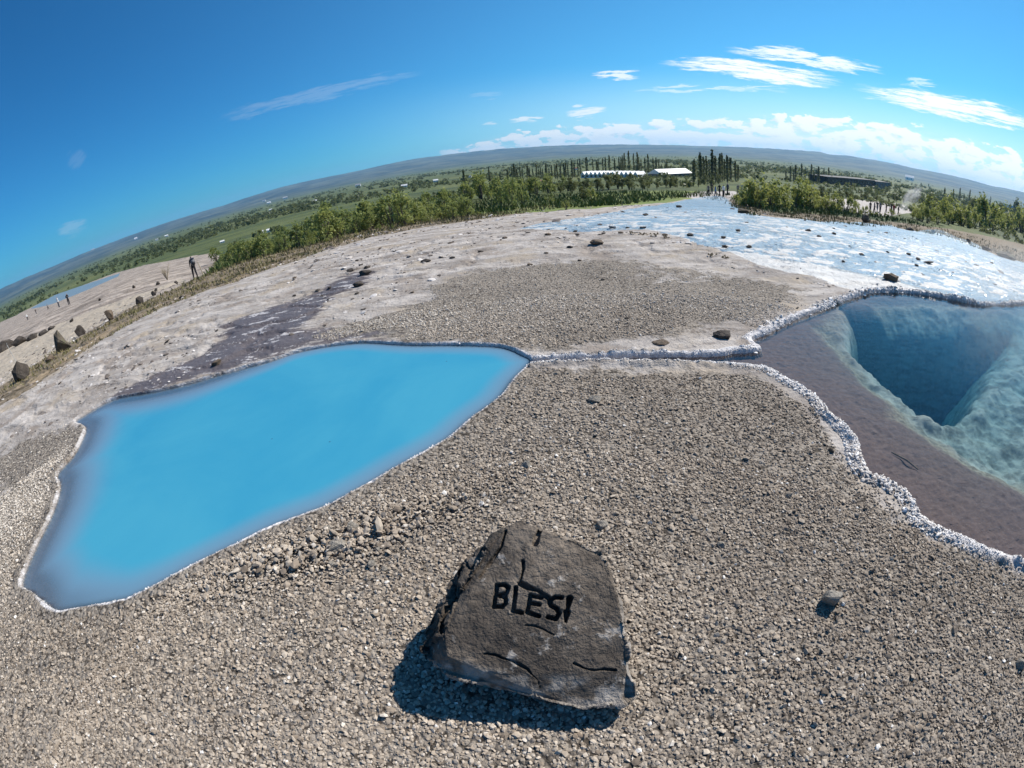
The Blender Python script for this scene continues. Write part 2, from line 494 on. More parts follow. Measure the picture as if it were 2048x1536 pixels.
def land(x, y, full=True):
    """height of the land and the zones on it"""
    x = np.asarray(x, float).ravel(); y = np.asarray(y, float).ravel()
    r = np.hypot(x, y); a = np.arctan2(x, y)
    z = prof(r) + hills(a, r) + shelf_lift(a, r)
    far = smooth01((r - 60) / 400)
    z = z + far * 0.0016 * np.minimum(r, 4000) * fbm2(x / 90, y / 90, 31, 4)
    mid = smooth01((r - 12) / 15) * (1 - far)
    z = z + mid * 0.30 * fbm2(x / 4.0, y / 4.0, 32, 4)
    sA, sB = sdf(pA, x, y), sdf(pB, x, y)
    sH = sdf(pH, x, y); sD = sdf(pD, x, y) + .38 * fbm2(x * 1.1, y * 1.1, 65, 5, .6)
    sF = sdf(pF, x, y); sS = sdf(pS, x, y, 8.0)
    near = 1 - smooth01((r - 20) / 20)
    sg = np.minimum(sdf(pG1, x, y), sdf(pG2, x, y))
    sM = sdf(pM, x, y)
    n1 = fbm2(x * 1.1, y * 1.1, 41, 5)
    n2 = fbm2(x * 5.5, y * 5.5, 43, 4)
    sW = np.minimum(sA, sB)
    bankd = smooth01(sW / .5)
    # low steps and ledges of sinter outside the gravel
    led = np.abs(fbm2(x * .9 + 3, y * 1.6, 47, 5))
    notgr = smooth01(sg / .6)
    z = z + np.where(sF < 0, 1, 0) * .058 * fbm2(x * 3.0, y * 4.8, 48, 5, .66) * smooth01((34 - r) / 10)
    z = z + near * bankd * (0.045 * n1 + 0.02 * n2 + 0.03 * notgr * smooth01((led - .02) / .05))
    z = z + (1 - bankd) * near * .012 * n2
    # raised lumpy crust round the pools
    cr = smooth01(1 - np.abs(sW - .045) / .085) * (sW > -.08)
    wig = vn2(x * 16, y * 16, 51) * .6 + vn2(x * 33, y * 33, 52) * .4
    crB = cr * (sB < sA)
    z = z + crB * (0.006 + 0.058 * wig * (.35 + vn2(x * 1.7, y * 1.7, 53))) + (cr - crB) * (.012 * wig)
    # basins
    dA = -sA
    left = smooth01((-2.2 - x) / 1.6)
    wid = .17 + .24 * left
    fl = -.03 - (.022 + .268 * (1 - left)) * smooth01(dA / .10) - .02 * left * smooth01(dA / .3) - .9 * smooth01((dA - .03) / (wid * 2.2)) ** 1.3 + .02 * n2
    z = np.where(dA > 0, np.minimum(z - smooth01(dA / .05) * .09, np.where(dA > .03, fl, 9)), z)
    dB = -sB
    chan = smooth01((2.6 - x) / .8)
    mud = WL - .03 - .03 * smooth01(dB / .3) - (.05 * smooth01((dB - .1) / 1.2)) * (1 - chan)
    slope = smooth01((.2 - sD) / 1.1) * .25
    lump = .5 + 1.1 * fbm2(x * 1.7, y * 1.7, 61, 5, .6) - .25 * np.abs(fbm2(x * 3.4, y * 3.4, 66, 4))
    rimz = smooth01((.05 - sD) / .5)
    fB = mud - slope - .02 * n2 + rimz * (lump - .5) * .22 + .015 * (vn2(x * 22, y * 22, 64) - .5)
    sH2 = sH + .16 * fbm2(x * 2.6, y * 2.6, 68, 4)
    fB = fB + .10 * smooth01((.16 - np.abs(sH2 - .12)) / .16) * vn2(x * 4, y * 4, 69) - .95 * smooth01(-sH2 / (.26 + 1.3 * smooth01((x - 5.0) / 2.5) + .6 * smooth01((y - 4.2) / 1.0))) - .45 * smooth01((-sH - .2) / .8)
    z = np.where(dB > 0, np.minimum(z - smooth01(dB / .04) * .08, np.where(dB > .02, fB, 9)), z)
    if not full:
        return z
    wd = np.clip(r * .03, .10, 1.2)
    inside = lambda s, k=1.0: np.clip(.5 - s / (wd * k), 0, 1)
    A = {
        'gravel': inside(sg, 4.0) * (1 - .45 * smooth01((r - 4.5) / 2) * smooth01((fbm2(x * .7, y * .9, 75, 5) + .05) / .2)), 'sinter': inside(sS, 1.5), 'mud': inside(sM, 3.2), 'fringe': np.maximum(inside(sdf(pFr, x, y), 1.2), inside(sdf(pFr2, x, y), .8)),
        'bare': inside(sdf(pBa, x, y), .8), 'path': inside(sdf(pPa, x, y), .8), 'pale': np.maximum(inside(sdf(pPl, x, y)), .8 * inside(sdf(pPl2, x, y))),
        'flow': inside(sF, 1.0), 'crust': np.where(sA < sB, (.72 - .2 * left) * smooth01(1 - np.maximum(sW, 0) / .05), smooth01(1 - np.maximum(sW, 0) / (.05 + .16 * vn2(x * 2.1, y * 2.1, 54) * smooth01((x - 1.2) / 1.2)))),
        'under': smooth01(-sW / .05), 'shelf': np.where(dB > -.02, smooth01((sD + .62 + .5 * fbm2(x * 1.6, y * 1.6, 67, 4)) / .85), 1.0), 'rim': np.where(dB > -.02, smooth01((.75 - sH) / .5), 0.0),
        'meadow': inside(sdf(pMe, x, y), 1.2),
        'lpool': inside(sdf(pLP, x, y), .6),
        'dist': smooth01((r - 2300) / 2500),
    }
    return z, A


def gz(x, y):
    return land(np.atleast_1d(x), np.atleast_1d(y), False)


def at_px(u, v):
    p = ground_px([(u, v)])[0]
    return Vector((p[0], p[1], float(gz(p[0], p[1])[0])))


# ------------------------------------------------------------------ materials
def mat(name):
    m = bpy.data.materials.new(name)
    m.use_nodes = True
    return m, NT(m.node_tree)


def simple(name, col, rough=0.8, var=0.25, scale=6.0, bump=0.0, spec=0.3):
    m, t = mat(name)
    co = t.n('ShaderNodeTexCoord').outputs['Object']
    nz = t.noise(co, scale, 5.0, 0.6)
    dark = tuple(c * (1 - var) for c in col)
    lite = tuple(min(1, c * (1 + var)) for c in col)
    b = t.n('ShaderNodeBsdfPrincipled', {'Base Color': t.mix(t.ss(nz, .3, .7), dark, lite), 'Roughness': rough, 'Specular IOR Level': spec})
    if bump:
        t.put(b.inputs['Normal'], t.n('ShaderNodeBump', {'Height': nz, 'Strength': 0.7, 'Distance': bump}).outputs[0])
    t.n('ShaderNodeOutputMaterial', {'Surface': b.outputs[0]})
    return m


def ground_material():
    m, t = mat('ground')
    g = t.n('ShaderNodeNewGeometry').outputs['Position']
    at = {k: t.attr(k) for k in ('gravel', 'sinter', 'mud', 'fringe', 'bare', 'path', 'pale', 'flow', 'crust', 'under', 'shelf', 'rim', 'lpool', 'dist', 'meadow')}
    nS = t.noise(g, 0.9, 6.0, 0.62)
    nM = t.noise(g, 4.5, 6.0, 0.65)
    nF = t.noise(g, 22.0, 4.0, 0.6)
    nX = t.noise(g, 85.0, 2.0, 0.6)
    strv = t.vmul(g, (0.55, 1.6, 1.0))
    nL = t.noise(strv, 1.4, 7.0, 0.68, 0.5)
    vor = t.n('ShaderNodeTexVoronoi', {'Vector': g, 'Scale': 34.0}, feature='F1')
    vor2 = t.n('ShaderNodeTexVoronoi', {'Vector': g, 'Scale': 13.0}, feature='F1')
    # far green plain: mottled pasture, scrub and bare strips
    nP = t.noise(g, 0.006, 8.0, 0.66)
    nP2 = t.noise(t.vmul(g, (0.6, 1.7, 1.0)), 0.028, 7.0, 0.7)
    nP3 = t.noise(g, 0.25, 5.0, 0.7)
    grass = t.mix(t.ss(nP2, .36, .64), (.034, .054, .018), (.092, .115, .034))
    grass = t.mix(t.ss(nP, .46, .62), grass, (.115, .130, .044))
    grass = t.mix(t.ss(nP3, .52, .72), grass, (.135, .130, .052))
    hill = t.mix(t.ss(t.noise(t.vmul(g, (1.0, 1.0, 4.0)), 0.0022, 9.0, 0.7), .40, .62), (.016, .026, .024), (.100, .108, .076))
    c = t.mix(at['dist'], grass, hill)
    # bare slopes, path, dry fringe
    def zone(a, amt, n, lo=.38, hi=.62):
        return t.ss(t.m('ADD', a, t.m('MULTIPLY', t.m('SUBTRACT', n, .5), amt)), lo, hi)
    bare = t.mix(t.ss(t.noise(t.vmul(g, (.5, 1.2, 1.0)), .55, 8.0, .7, .4), .38, .62), (.17, .14, .115), (.40, .34, .29))
    c = t.mix(zone(at['bare'], .6, nM), c, bare)
    path = t.mix(t.ss(nM, .35, .7), (.33, .28, .22), (.42, .36, .29))
    # sinter flat
    sin = t.mix(t.ss(nL, .34, .66), (.255, .226, .204), (.455, .418, .388))
    sin = t.mix(t.ss(nS, .5, .68), sin, (.34, .285, .225))
    fine = t.noise(t.vmul(g, (0.45, 2.1, 1.0)), 3.2, 8.0, .75, .4)
    sin = t.mix(t.m('MULTIPLY', t.ss(fine, .56, .66), .7), sin, (.20, .165, .145))
    sin = t.mix(t.m('MULTIPLY', t.ss(nS, .48, .36), .7), sin, (.23, .188, .155))
    sin = t.mix(t.m('MULTIPLY', t.m('MULTIPLY', t.ss(t.noise(strv, .8, 8.0, .75, .3), .54, .64), t.ss(nF, .42, .56)), .85), sin, (.12, .093, .072))
    sin = t.mix(t.ss(nF, .62, .74), sin, (.16, .13, .115))
    sin = t.mix(t.ss(nM, .60, .72), sin, (.53, .495, .475))
    c = t.mix(zone(at['sinter'], .8, nM), c, sin)
    # dark wet mud strip with pale flakes left on it
    flake = t.ss(t.m('ADD', t.noise(strv, 3.6, 6.0, .65), t.m('MULTIPLY', t.m('SUBTRACT', nF, .5), .4)), .57, .62)
    mudc = t.mix(flake, t.mix(nS, (.085, .075, .082), (.125, .108, .112)), (.42, .40, .40))
    c = t.mix(zone(at['mud'], 1.9, t.noise(strv, 2.4, 7.0, 0.7), .26, .46), c, mudc)
    frc = t.mix(t.ss(nM, .35, .65), (.12, .095, .06), (.26, .205, .145))
    c = t.mix(zone(at['fringe'], .9, nL), c, frc)
    c = t.mix(zone(at['meadow'], .7, nP3), c, t.mix(t.ss(nP3, .35, .65), (.105, .150, .036), (.185, .205, .060)))
    c = t.mix(zone(at['path'], .35, nM), c, path)
    c = t.mix(zone(at['pale'], .5, nP3), c, (.42, .38, .35))
    # gravel bed under the loose stones
    gr = t.mix(t.ss(nS, .35, .65), (.13, .108, .088), (.21, .178, .148))
    cell = t.n('ShaderNodeSeparateColor', {0: vor.outputs['Color']}).outputs[0]
    gr = t.mix(t.m('MULTIPLY', cell, .8), gr, (.32, .28, .235))
    gr = t.mix(t.ss(vor.outputs['Distance'], .55, .8), gr, (.055, .045, .036))
    c = t.mix(zone(at['gravel'], 1.5, nM), c, gr)
    # thin sheet of water runs over this paler bed
    bed = t.mix(t.ss(nL, .36, .60), (.40, .395, .385), (.54, .535, .52))
    bed = t.mix(t.ss(nF, .64, .74), bed, (.20, .20, .19))
    fz = zone(at['flow'], .5, nM)
    c = t.mix(fz, c, bed)
    c = t.mix(zone(at['lpool'], .2, nM), c, (.13, .20, .26))
    crc = t.mix(t.ss(nF, .3, .7), (.44, .42, .42), (.68, .66, .66))
    c = t.mix(zone(at['crust'], 1.5, t.noise(g, 3.2, 6.0, .7), .35, .75), c, crc)
    # beds of the pools
    mudb = t.mix(t.ss(nF, .3, .7), (.090, .060, .055), (.128, .090, .083))
    mudb = t.mix(t.ss(nX, .66, .72), mudb, (.22, .18, .16))
    rock = t.mix(t.ss(nM, .35, .62), (.13, .115, .10), (.36, .33, .30))
    grn = t.mix(t.ss(nF, .35, .65), (.14, .115, .088), (.27, .235, .19))
    bedc = t.mix(t.ss(t.m('ADD', at['shelf'], t.m('MULTIPLY', t.m('SUBTRACT', nF, .5), .35)), .02, .42), rock, grn)
    bedc = t.mix(t.ss(t.m('ADD', at['shelf'], t.m('MULTIPLY', t.m('SUBTRACT', nM, .5), .3)), .45, .85), bedc, mudb)
    c = t.mix(at['under'], c, bedc)
    # surface relief
    gmask = zone(at['gravel'], 1.5, nM)
    h = t.m('ADD', t.m('MULTIPLY', t.m('SUBTRACT', 1.0, vor.outputs['Distance']), t.m('MULTIPLY', gmask, .016)),
            t.m('ADD', t.m('MULTIPLY', nM, .05), t.m('ADD', t.m('MULTIPLY', nF, .022), t.m('MULTIPLY', nX, .004))))
    h = t.m('ADD', h, t.m('MULTIPLY', nL, .09))
    farh = t.m('MULTIPLY', nP3, t.m('MULTIPLY', t.m('SUBTRACT', 1.0, at['sinter']), 1.2))
    h = t.m('MULTIPLY', t.m('ADD', h, farh), t.m('SUBTRACT', 1.0, t.m('MULTIPLY', at['under'], .65)))
    bump = t.n('ShaderNodeBump', {'Height': h, 'Strength': 0.9, 'Distance': 1.0})
    wet = t.m('MAXIMUM', t.m('MULTIPLY', zone(at['mud'], .8, nM), .75), fz)
    b = t.n('ShaderNodeBsdfPrincipled', {'Base Color': c, 'Roughness': t.ss(wet, 0, 1, .9, .45), 'Specular IOR Level': 0.25, 'Normal': bump.outputs[0]})
    t.n('ShaderNodeOutputMaterial', {'Surface': b.outputs[0]})
    return m


def water_surface(t, tint, rough, bump_h, dist, ior=1.33, gain=1.0):
    """clear water skin: see-through below, mirror by the Fresnel law"""
    bp = t.n('ShaderNodeBump', {'Height': bump_h, 'Strength': 1.0, 'Distance': dist}).outputs[0]
    tr = t.n('ShaderNodeBsdfTransparent', {'Color': tint})
    gl = t.n('ShaderNodeBsdfGlossy', {'Color': (1, 1, 1), 'Roughness': rough, 'Normal': bp})
    fr = t.n('ShaderNodeFresnel', {'IOR': ior, 'Normal': bp})
    return tr, gl, t.m('MULTIPLY', fr.outputs[0], gain), bp


def milky_material():
    m, t = mat('milky_water')
    g = t.n('ShaderNodeNewGeometry').outputs['Position']
    n = t.noise(g, 7.0, 4.0, 0.6)
    n0 = t.noise(g, 0.55, 5.0, 0.6, .8)
    tr, gl, fr, bp = water_surface(t, (.90, .92, .92), .03, n, .004)
    dep = t.attr('depth')
    body = t.mix(t.ss(n0, .3, .7), (.034, .240, .375), (.050, .272, .392))
    shallow = (.135, .225, .315)
    col = t.mix(t.ss(dep, .05, .95), shallow, body)
    sp = t.n('ShaderNodeTexVoronoi', {'Vector': g, 'Scale': 3.4}, feature='F1')
    rnd = t.n('ShaderNodeSeparateColor', {0: sp.outputs['Color']}).outputs[0]
    fleck = t.m('MULTIPLY', t.ss(sp.outputs['Distance'], t.m('MULTIPLY', rnd, .055), .0), t.m('GREATER_THAN', rnd, .45))
    col = t.mix(t.m('MULTIPLY', fleck, .8), col, (.03, .05, .09))
    df = t.n('ShaderNodeBsdfDiffuse', {'Color': col})
    k = t.m('SUBTRACT', 1.0, t.m('POWER', 2.718, t.m('MULTIPLY', dep, -8.5)), clamp=True)
    a = t.n('ShaderNodeMixShader', {0: k, 1: tr.outputs[0], 2: df.outputs[0]})
    b = t.n('ShaderNodeMixShader', {0: fr, 1: a.outputs[0], 2: gl.outputs[0]})
    t.n('ShaderNodeOutputMaterial', {'Surface': b.outputs[0]})
    return m


def clear_material():
    m, t = mat('clear_water')
    g = t.n('ShaderNodeNewGeometry').outputs['Position']
    n = t.noise(t.vmul(g, (1.0, 1.8, 1.0)), 5.0, 4.0, 0.6)
    tr, gl, fr, bp = water_surface(t, (1, 1, 1), .03, n, .006)
    b = t.n('ShaderNodeMixShader', {0: fr, 1: tr.outputs[0], 2: gl.outputs[0]})
    v = t.n('ShaderNodeVolumeAbsorption', {'Color': (.16, .71, .82), 'Density': 0.64})
    t.n('ShaderNodeOutputMaterial', {'Surface': b.outputs[0], 'Volume': v.outputs[0]})
    return m


def stream_material():
    m, t = mat('running_water')
    g = t.n('ShaderNodeNewGeometry').outputs['Position']
    n = t.noise(t.vmul(g, (1.0, 1.7, 1.0)), 7.5, 7.0, 0.72, 0.6)
    n2 = t.noise(t.vmul(g, (1.0, 2.0, 1.0)), 1.3, 3.0, 0.6)
    h = t.m('ADD', t.m('MULTIPLY', n, .8), t.m('MULTIPLY', n2, .6))
    tr, gl, fr, bp = water_surface(t, (.80, .88, .94), .13, h, .13)
    # ripples as tilted facets, a hand wide
    def facets(sc, k):
        c = t.n('ShaderNodeTexNoise', {'Vector': t.vmul(g, (1.0, 1.4, 1.0)), 'Scale': sc, 'Detail': 3.0, 'Roughness': .6}).outputs['Color']
        return t.vmul(t.n('ShaderNodeVectorMath', {0: c, 1: (.5, .5, .5)}, operation='SUBTRACT').outputs[0], (k, k, 0.0))
    f = t.n('ShaderNodeVectorMath', {0: facets(3.0, .55), 1: facets(11.0, 2.0)}, operation='ADD').outputs[0]
    calm = t.ss(t.noise(t.vmul(g, (.6, 1.0, 1.0)), .5, 4.0, .6), .38, .62, .35, 1.0)
    f = t.n('ShaderNodeVectorMath', {0: t.vmul(f, t.n('ShaderNodeCombineXYZ', {0: calm, 1: calm, 2: calm}).outputs[0]), 1: (0, 0, 1)}, operation='ADD').outputs[0]
    nn = t.n('ShaderNodeVectorMath', {0: f}, operation='NORMALIZE').outputs[0]
    t.put(gl.inputs['Normal'], nn)
    frn = t.n('ShaderNodeFresnel', {'IOR': 1.33, 'Normal': nn})
    b = t.n('ShaderNodeMixShader', {0: t.m('MINIMUM', frn.outputs[0], .27), 1: tr.outputs[0], 2: gl.outputs[0]})
    t.n('ShaderNodeOutputMaterial', {'Surface': b.outputs[0]})
    return m


M = {'ground': ground_material(), 'milky': milky_material(), 'clear': clear_material(), 'stream': stream_material()}

# ------------------------------------------------------------------ ground sheet
def ground_sheet():
    azf = np.radians(np.arange(-112, 112.01, .17))
    azb = np.radians(np.arange(115, 248, 4.0))
    A = np.concatenate([azf, azb])
    rr = [0.25]
    while rr[-1] < 11000:
        r = rr[-1]
        k = .0055 if r < 13 else .0075 if r < 32 else .014 if r < 90 else .022
        rr.append(r * (1 + k))
    rr = np.array(rr)
    nr, na = len(rr), len(A)
    X = np.outer(rr, np.sin(A)).ravel(); Y = np.outer(rr, np.cos(A)).ravel()
    Z, at = land(X, Y)
    V = np.stack([X, Y, Z], 1)
    i = np.arange(nr - 1)[:, None] * na; j = np.arange(na)[None, :]; j2 = (j + 1) % na
    F = np.stack([i + j, i + na + j, i + na + j2, i + j2], 2).reshape(-1, 4)[:, ::-1]
    # patch under the camera, ring closed by a fan folded into quads
    V = np.concatenate([V, [[0, 0, float(gz(0., 0.)[0])]]])
    c = len(V) - 1
    n2 = na // 2
    jj = np.arange(n2) * 2
    F2 = np.stack([np.full(n2, c), (jj + 2) % na, (jj + 1) % na, jj], 1)
    at = {k: np.append(v, v[0]) for k, v in at.items()}
    o = mesh_np('ground', V, np.concatenate([F, F2]), M['ground'], smooth=True, attrs=at)
    return tag(o, kind='structure')


ground_sheet()


def offset_poly(P, d):
    """push a polygon outwards"""
    out = []
    n = len(P)
    area = 0.5 * np.sum(P[:, 0] * np.roll(P[:, 1], -1) - np.roll(P[:, 0], -1) * P[:, 1])
    sg = 1 if area > 0 else -1
    for i in range(n):
        t = P[(i + 1) % n] - P[(i - 1) % n]
        t = t / (np.linalg.norm(t) + 1e-9)
        out.append(P[i] + sg * d * np.array((t[1], -t[0])))
    return np.array(out)


def milky_pool():
    lo, hi = pA.min(0) - .1, pA.max(0) + .1
    st = .035
    xs, ys = np.arange(lo[0], hi[0], st), np.arange(lo[1], hi[1], st)
    X, Y = np.meshgrid(xs, ys)
    s = sdf(pA, X.ravel(), Y.ravel()).reshape(X.shape)
    Z, = (land(X.ravel(), Y.ravel(), False),)
    dep = np.maximum(WL - Z, 0)
    keep = (s < .05)
    nx = len(xs)
    q = keep[:-1, :-1] & keep[1:, :-1] & keep[:-1, 1:] & keep[1:, 1:]
    jy, jx = np.where(q)
    b = jy * nx + jx
    F = np.stack([b, b + 1, b + nx + 1, b + nx], 1)
    used, inv = np.unique(F, return_inverse=True)
    V = np.stack([X.ravel(), Y.ravel(), np.full(X.size, WL)], 1)[used]
    o = mesh_np('blue_pool_water', V, inv.reshape(F.shape), M['milky'], smooth=True, attrs={'depth': dep[used]})
    return tag(o, kind='structure')


def clear_pool():
    P = offset_poly(pB, .035)
    bm = bmesh.new()
    tv = [bm.verts.new((p[0], p[1], WL - .002)) for p in P]
    bv = [bm.verts.new((p[0], p[1], -3.2)) for p in P]
    n = len(P)
    bm.faces.new(tv); bm.faces.new(bv)
    for i in range(n):
        bm.faces.new((tv[i], tv[(i + 1) % n], bv[(i + 1) % n], bv[i]))
    bmesh.ops.triangulate(bm, faces=bm.faces[:], ngon_method='EAR_CLIP')
    bmesh.ops.recalc_face_normals(bm, faces=bm.faces[:])
    return tag(obj_bm('clear_pool_water', bm, M['clear']), kind='structure')


def stream():
    azf = np.radians(np.arange(-2, 100, .3))
    rr = [9.0]
    while rr[-1] < 62: rr.append(rr[-1] * 1.01)
    rr = np.array(rr)
    X = np.outer(rr, np.sin(azf)); Y = np.outer(rr, np.cos(azf))
    s = sdf(pF, X.ravel(), Y.ravel()); sb = sdf(pB, X.ravel(), Y.ravel())
    keep = ((s < .12) & (sb > -.02)).reshape(X.shape)
    r = np.hypot(X, Y).ravel()
    far = smooth01((r - 60) / 400)
    mid = smooth01((r - 12) / 15) * (1 - far)
    Z = prof(r) + mid * .30 * fbm2(X.ravel() / 4, Y.ravel() / 4, 32, 4) + .030
    Z = Z + (1 - smooth01((r - 20) / 20)) * .045 * fbm2(X.ravel() * 1.1, Y.ravel() * 1.1, 41, 5) * smooth01(np.minimum(sb, 3) / .5)
    Z = np.maximum(Z, WL + .015 - 3 * smooth01((r - 10.5) / 3))
    Z = Z - .05 * smooth01((s + .05) / .12)
    na = len(azf)
    q = keep[:-1, :-1] & keep[1:, :-1] & keep[:-1, 1:] & keep[1:, 1:]
    jy, jx = np.where(q)
    b = jy * na + jx
    F = np.stack([b, b + na, b + na + 1, b + 1], 1)[:, ::-1]
    used, inv = np.unique(F, return_inverse=True)
    V = np.stack([X.ravel(), Y.ravel(), Z], 1)[used]
    return tag(mesh_np('stream_water', V, inv.reshape(F.shape), M['stream'], smooth=True), kind='structure')


milky_pool()
clear_pool()
stream()
#==PART2==
# ------------------------------------------------------------------ loose gravel, crust lumps (nobody could count them)
def stone_material(name, stops, rough=.9, wetness=0.0):
    m, t = mat(name)
    tone = t.attr('tone', 'INSTANCER')
    g = t.n('ShaderNodeTexCoord').outputs['Object']
    n = t.noise(g, 1.4, 4.0, .65)
    cr = t.n('ShaderNodeValToRGB', {'Fac': t.m('ADD', tone, t.m('MULTIPLY', t.m('SUBTRACT', n, .5), .35))})
    el_ = cr.color_ramp.elements
    while len(el_) > 1: el_.remove(el_[0])
    el_[0].position, el_[0].color = stops[0][0], stops[0][1] + (1,)
    for p, c in stops[1:]:
        e = el_.new(p); e.color = c + (1,)
    b = t.n('ShaderNodeBsdfPrincipled', {'Base Color': cr.outputs[0], 'Roughness': rough, 'Specular IOR Level': .25})
    t.n('ShaderNodeOutputMaterial', {'Surface': b.outputs[0]})
    return m


def scatter(name, P, S, N, T, material, subdiv=1, variants=7, jag=.55, flat=.6, smooth=False):
    """a mass of loose stones: points carrying size, turn and tone, a stone set on each"""
    o = mesh_np(name, P, [], [material])
    me = o.data
    for k, v, ty in (('scl', S, 'FLOAT'), ('tone', T, 'FLOAT')):
        a = me.attributes.new(k, ty, 'POINT'); a.data.foreach_set('value', np.asarray(v, np.float32))
    a = me.attributes.new('rot', 'FLOAT_VECTOR', 'POINT'); a.data.foreach_set('vector', np.asarray(N, np.float32).ravel())
    ng = bpy.data.node_groups.new(name, 'GeometryNodeTree')
    ng.interface.new_socket('Geometry', in_out='INPUT', socket_type='NodeSocketGeometry')
    ng.interface.new_socket('Geometry', in_out='OUTPUT', socket_type='NodeSocketGeometry')
    N_, L = ng.nodes, ng.links
    gi, go = N_.new('NodeGroupInput'), N_.new('NodeGroupOutput')
    join = N_.new('GeometryNodeGeometryToInstance')
    for k in range(variants):
        ico = N_.new('GeometryNodeMeshIcoSphere'); ico.inputs['Radius'].default_value = .5; ico.inputs['Subdivisions'].default_value = subdiv
        sp = N_.new('GeometryNodeSetPosition')
        nz = N_.new('ShaderNodeTexNoise'); nz.noise_dimensions = '4D'; nz.inputs['Scale'].default_value = 1.9; nz.inputs['W'].default_value = k * 7.3; nz.inputs['Detail'].default_value = 3
        sub = N_.new('ShaderNodeVectorMath'); sub.operation = 'SUBTRACT'; sub.inputs[1].default_value = (.5, .5, .5)
        mul = N_.new('ShaderNodeVectorMath'); mul.operation = 'MULTIPLY'
        rv = np.random.default_rng(k).uniform(.75, 1.35, 2)
        mul.inputs[1].default_value = (jag * 1.6, jag * 1.6, jag * 1.2)
        L.new(nz.outputs['Color'], sub.inputs[0]); L.new(sub.outputs[0], mul.inputs[0]); L.new(mul.outputs[0], sp.inputs['Offset'])
        L.new(ico.outputs[0], sp.inputs['Geometry'])
        tr = N_.new('GeometryNodeTransform'); tr.inputs['Scale'].default_value = (rv[0], rv[1], flat)
        L.new(sp.outputs[0], tr.inputs['Geometry'])
        sm = N_.new('GeometryNodeSetMaterial'); sm.inputs['Material'].default_value = material
        ss = N_.new('GeometryNodeSetShadeSmooth'); ss.inputs['Shade Smooth'].default_value = smooth
        L.new(tr.outputs[0], ss.inputs[0]); L.new(ss.outputs[0], sm.inputs[0]); L.new(sm.outputs[0], join.inputs[0])
    m2p = N_.new('GeometryNodeMeshToPoints')
    iop = N_.new('GeometryNodeInstanceOnPoints'); iop.inputs['Pick Instance'].default_value = True
    def named(nm, ty):
        a_ = N_.new('GeometryNodeInputNamedAttribute'); a_.data_type = ty; a_.inputs[0].default_value = nm
        return a_.outputs[0]
    L.new(gi.outputs[0], m2p.inputs[0]); L.new(m2p.outputs[0], iop.inputs['Points']); L.new(join.outputs[0], iop.inputs['Instance'])
    L.new(named('rot', 'FLOAT_VECTOR'), iop.inputs['Rotation']); L.new(named('scl', 'FLOAT'), iop.inputs['Scale'])
    L.new(iop.outputs[0], go.inputs[0])
    md = o.modifiers.new('scatter', 'NODES'); md.node_group = ng
    return tag(o, kind='stuff')


def polar_points(n, r0, r1, a0, a1, power=1.0):
    """points spread with a density that thins with distance"""
    u = RNG.random(n)
    if power == 1.0: r = r0 * (r1 / r0) ** u
    else: r = np.sqrt(r0 ** 2 + (r1 ** 2 - r0 ** 2) * u)
    a = np.radians(RNG.uniform(a0, a1, n))
    return r * np.sin(a), r * np.cos(a), r


def gravel():
    xs, ys, ss = [], [], []
    for n, r0, r1, pw, s0 in ((60000, .3, 2.6, 2, .0132), (150000, 2.3, 6.2, 2, .0142), (40000, 5.2, 15, 1.0, .0150)):
        x, y, r = polar_points(n, r0, r1, -104, 104, pw)
        xs.append(x); ys.append(y); ss.append(s0 * RNG.lognormal(-.06, .33, n))
    x, y, s = np.concatenate(xs), np.concatenate(ys), np.concatenate(ss)
    sg = np.minimum(sdf(pG1, x, y), sdf(pG2, x, y))
    wsd = np.minimum(sdf(pA, x, y), sdf(pB, x, y))
    rr_ = np.hypot(x, y); thin = fbm2(x * 1.3, y * 1.3, 71, 4) * (.5 + 1.6 * smooth01((rr_ - 4) / 2)) + .9 * np.maximum(fbm2(x * .7, y * .9, 75, 5), 0) * smooth01((rr_ - 4.5) / 2) * 2.2
    k = (sg + thin < .05) & (wsd > .06 + .1 * RNG.random(len(x)))
    # keep the foot of the name stone clear of buried stones
    x, y, s = x[k], y[k], s[k]
    heap = np.exp(-(((x + 1.15) / .75) ** 2 + ((y - 1.86 - .42 * (x + 1.15)) / .17) ** 2))     # coarser stones heaped by the blue pool
    s = s * (1 + heap * RNG.random(len(x)) ** 3 * 2.6) * (1 + .25 * fbm2(x * .8, y * .8, 73, 3))
    z = gz(x, y) + s * .16 + heap * RNG.random(len(x)) * .05
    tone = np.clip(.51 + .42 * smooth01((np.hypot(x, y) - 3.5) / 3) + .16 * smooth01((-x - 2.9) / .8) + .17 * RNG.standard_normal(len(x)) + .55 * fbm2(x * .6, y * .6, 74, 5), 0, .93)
    tone = np.where(RNG.random(len(x)) < .008, 1.0, tone)
    tone = np.where(RNG.random(len(x)) < .05, tone * .4, tone)
    rot = np.stack([RNG.normal(0, .45, len(x)), RNG.normal(0, .45, len(x)), RNG.uniform(0, 6.28, len(x))], 1)
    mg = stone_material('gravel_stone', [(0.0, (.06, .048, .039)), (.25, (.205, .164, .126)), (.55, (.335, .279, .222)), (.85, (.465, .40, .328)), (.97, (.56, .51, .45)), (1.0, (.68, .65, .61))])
    scatter('gravel', np.stack([x, y, z], 1), s, rot, tone, mg, 1, 9, .72, .48)


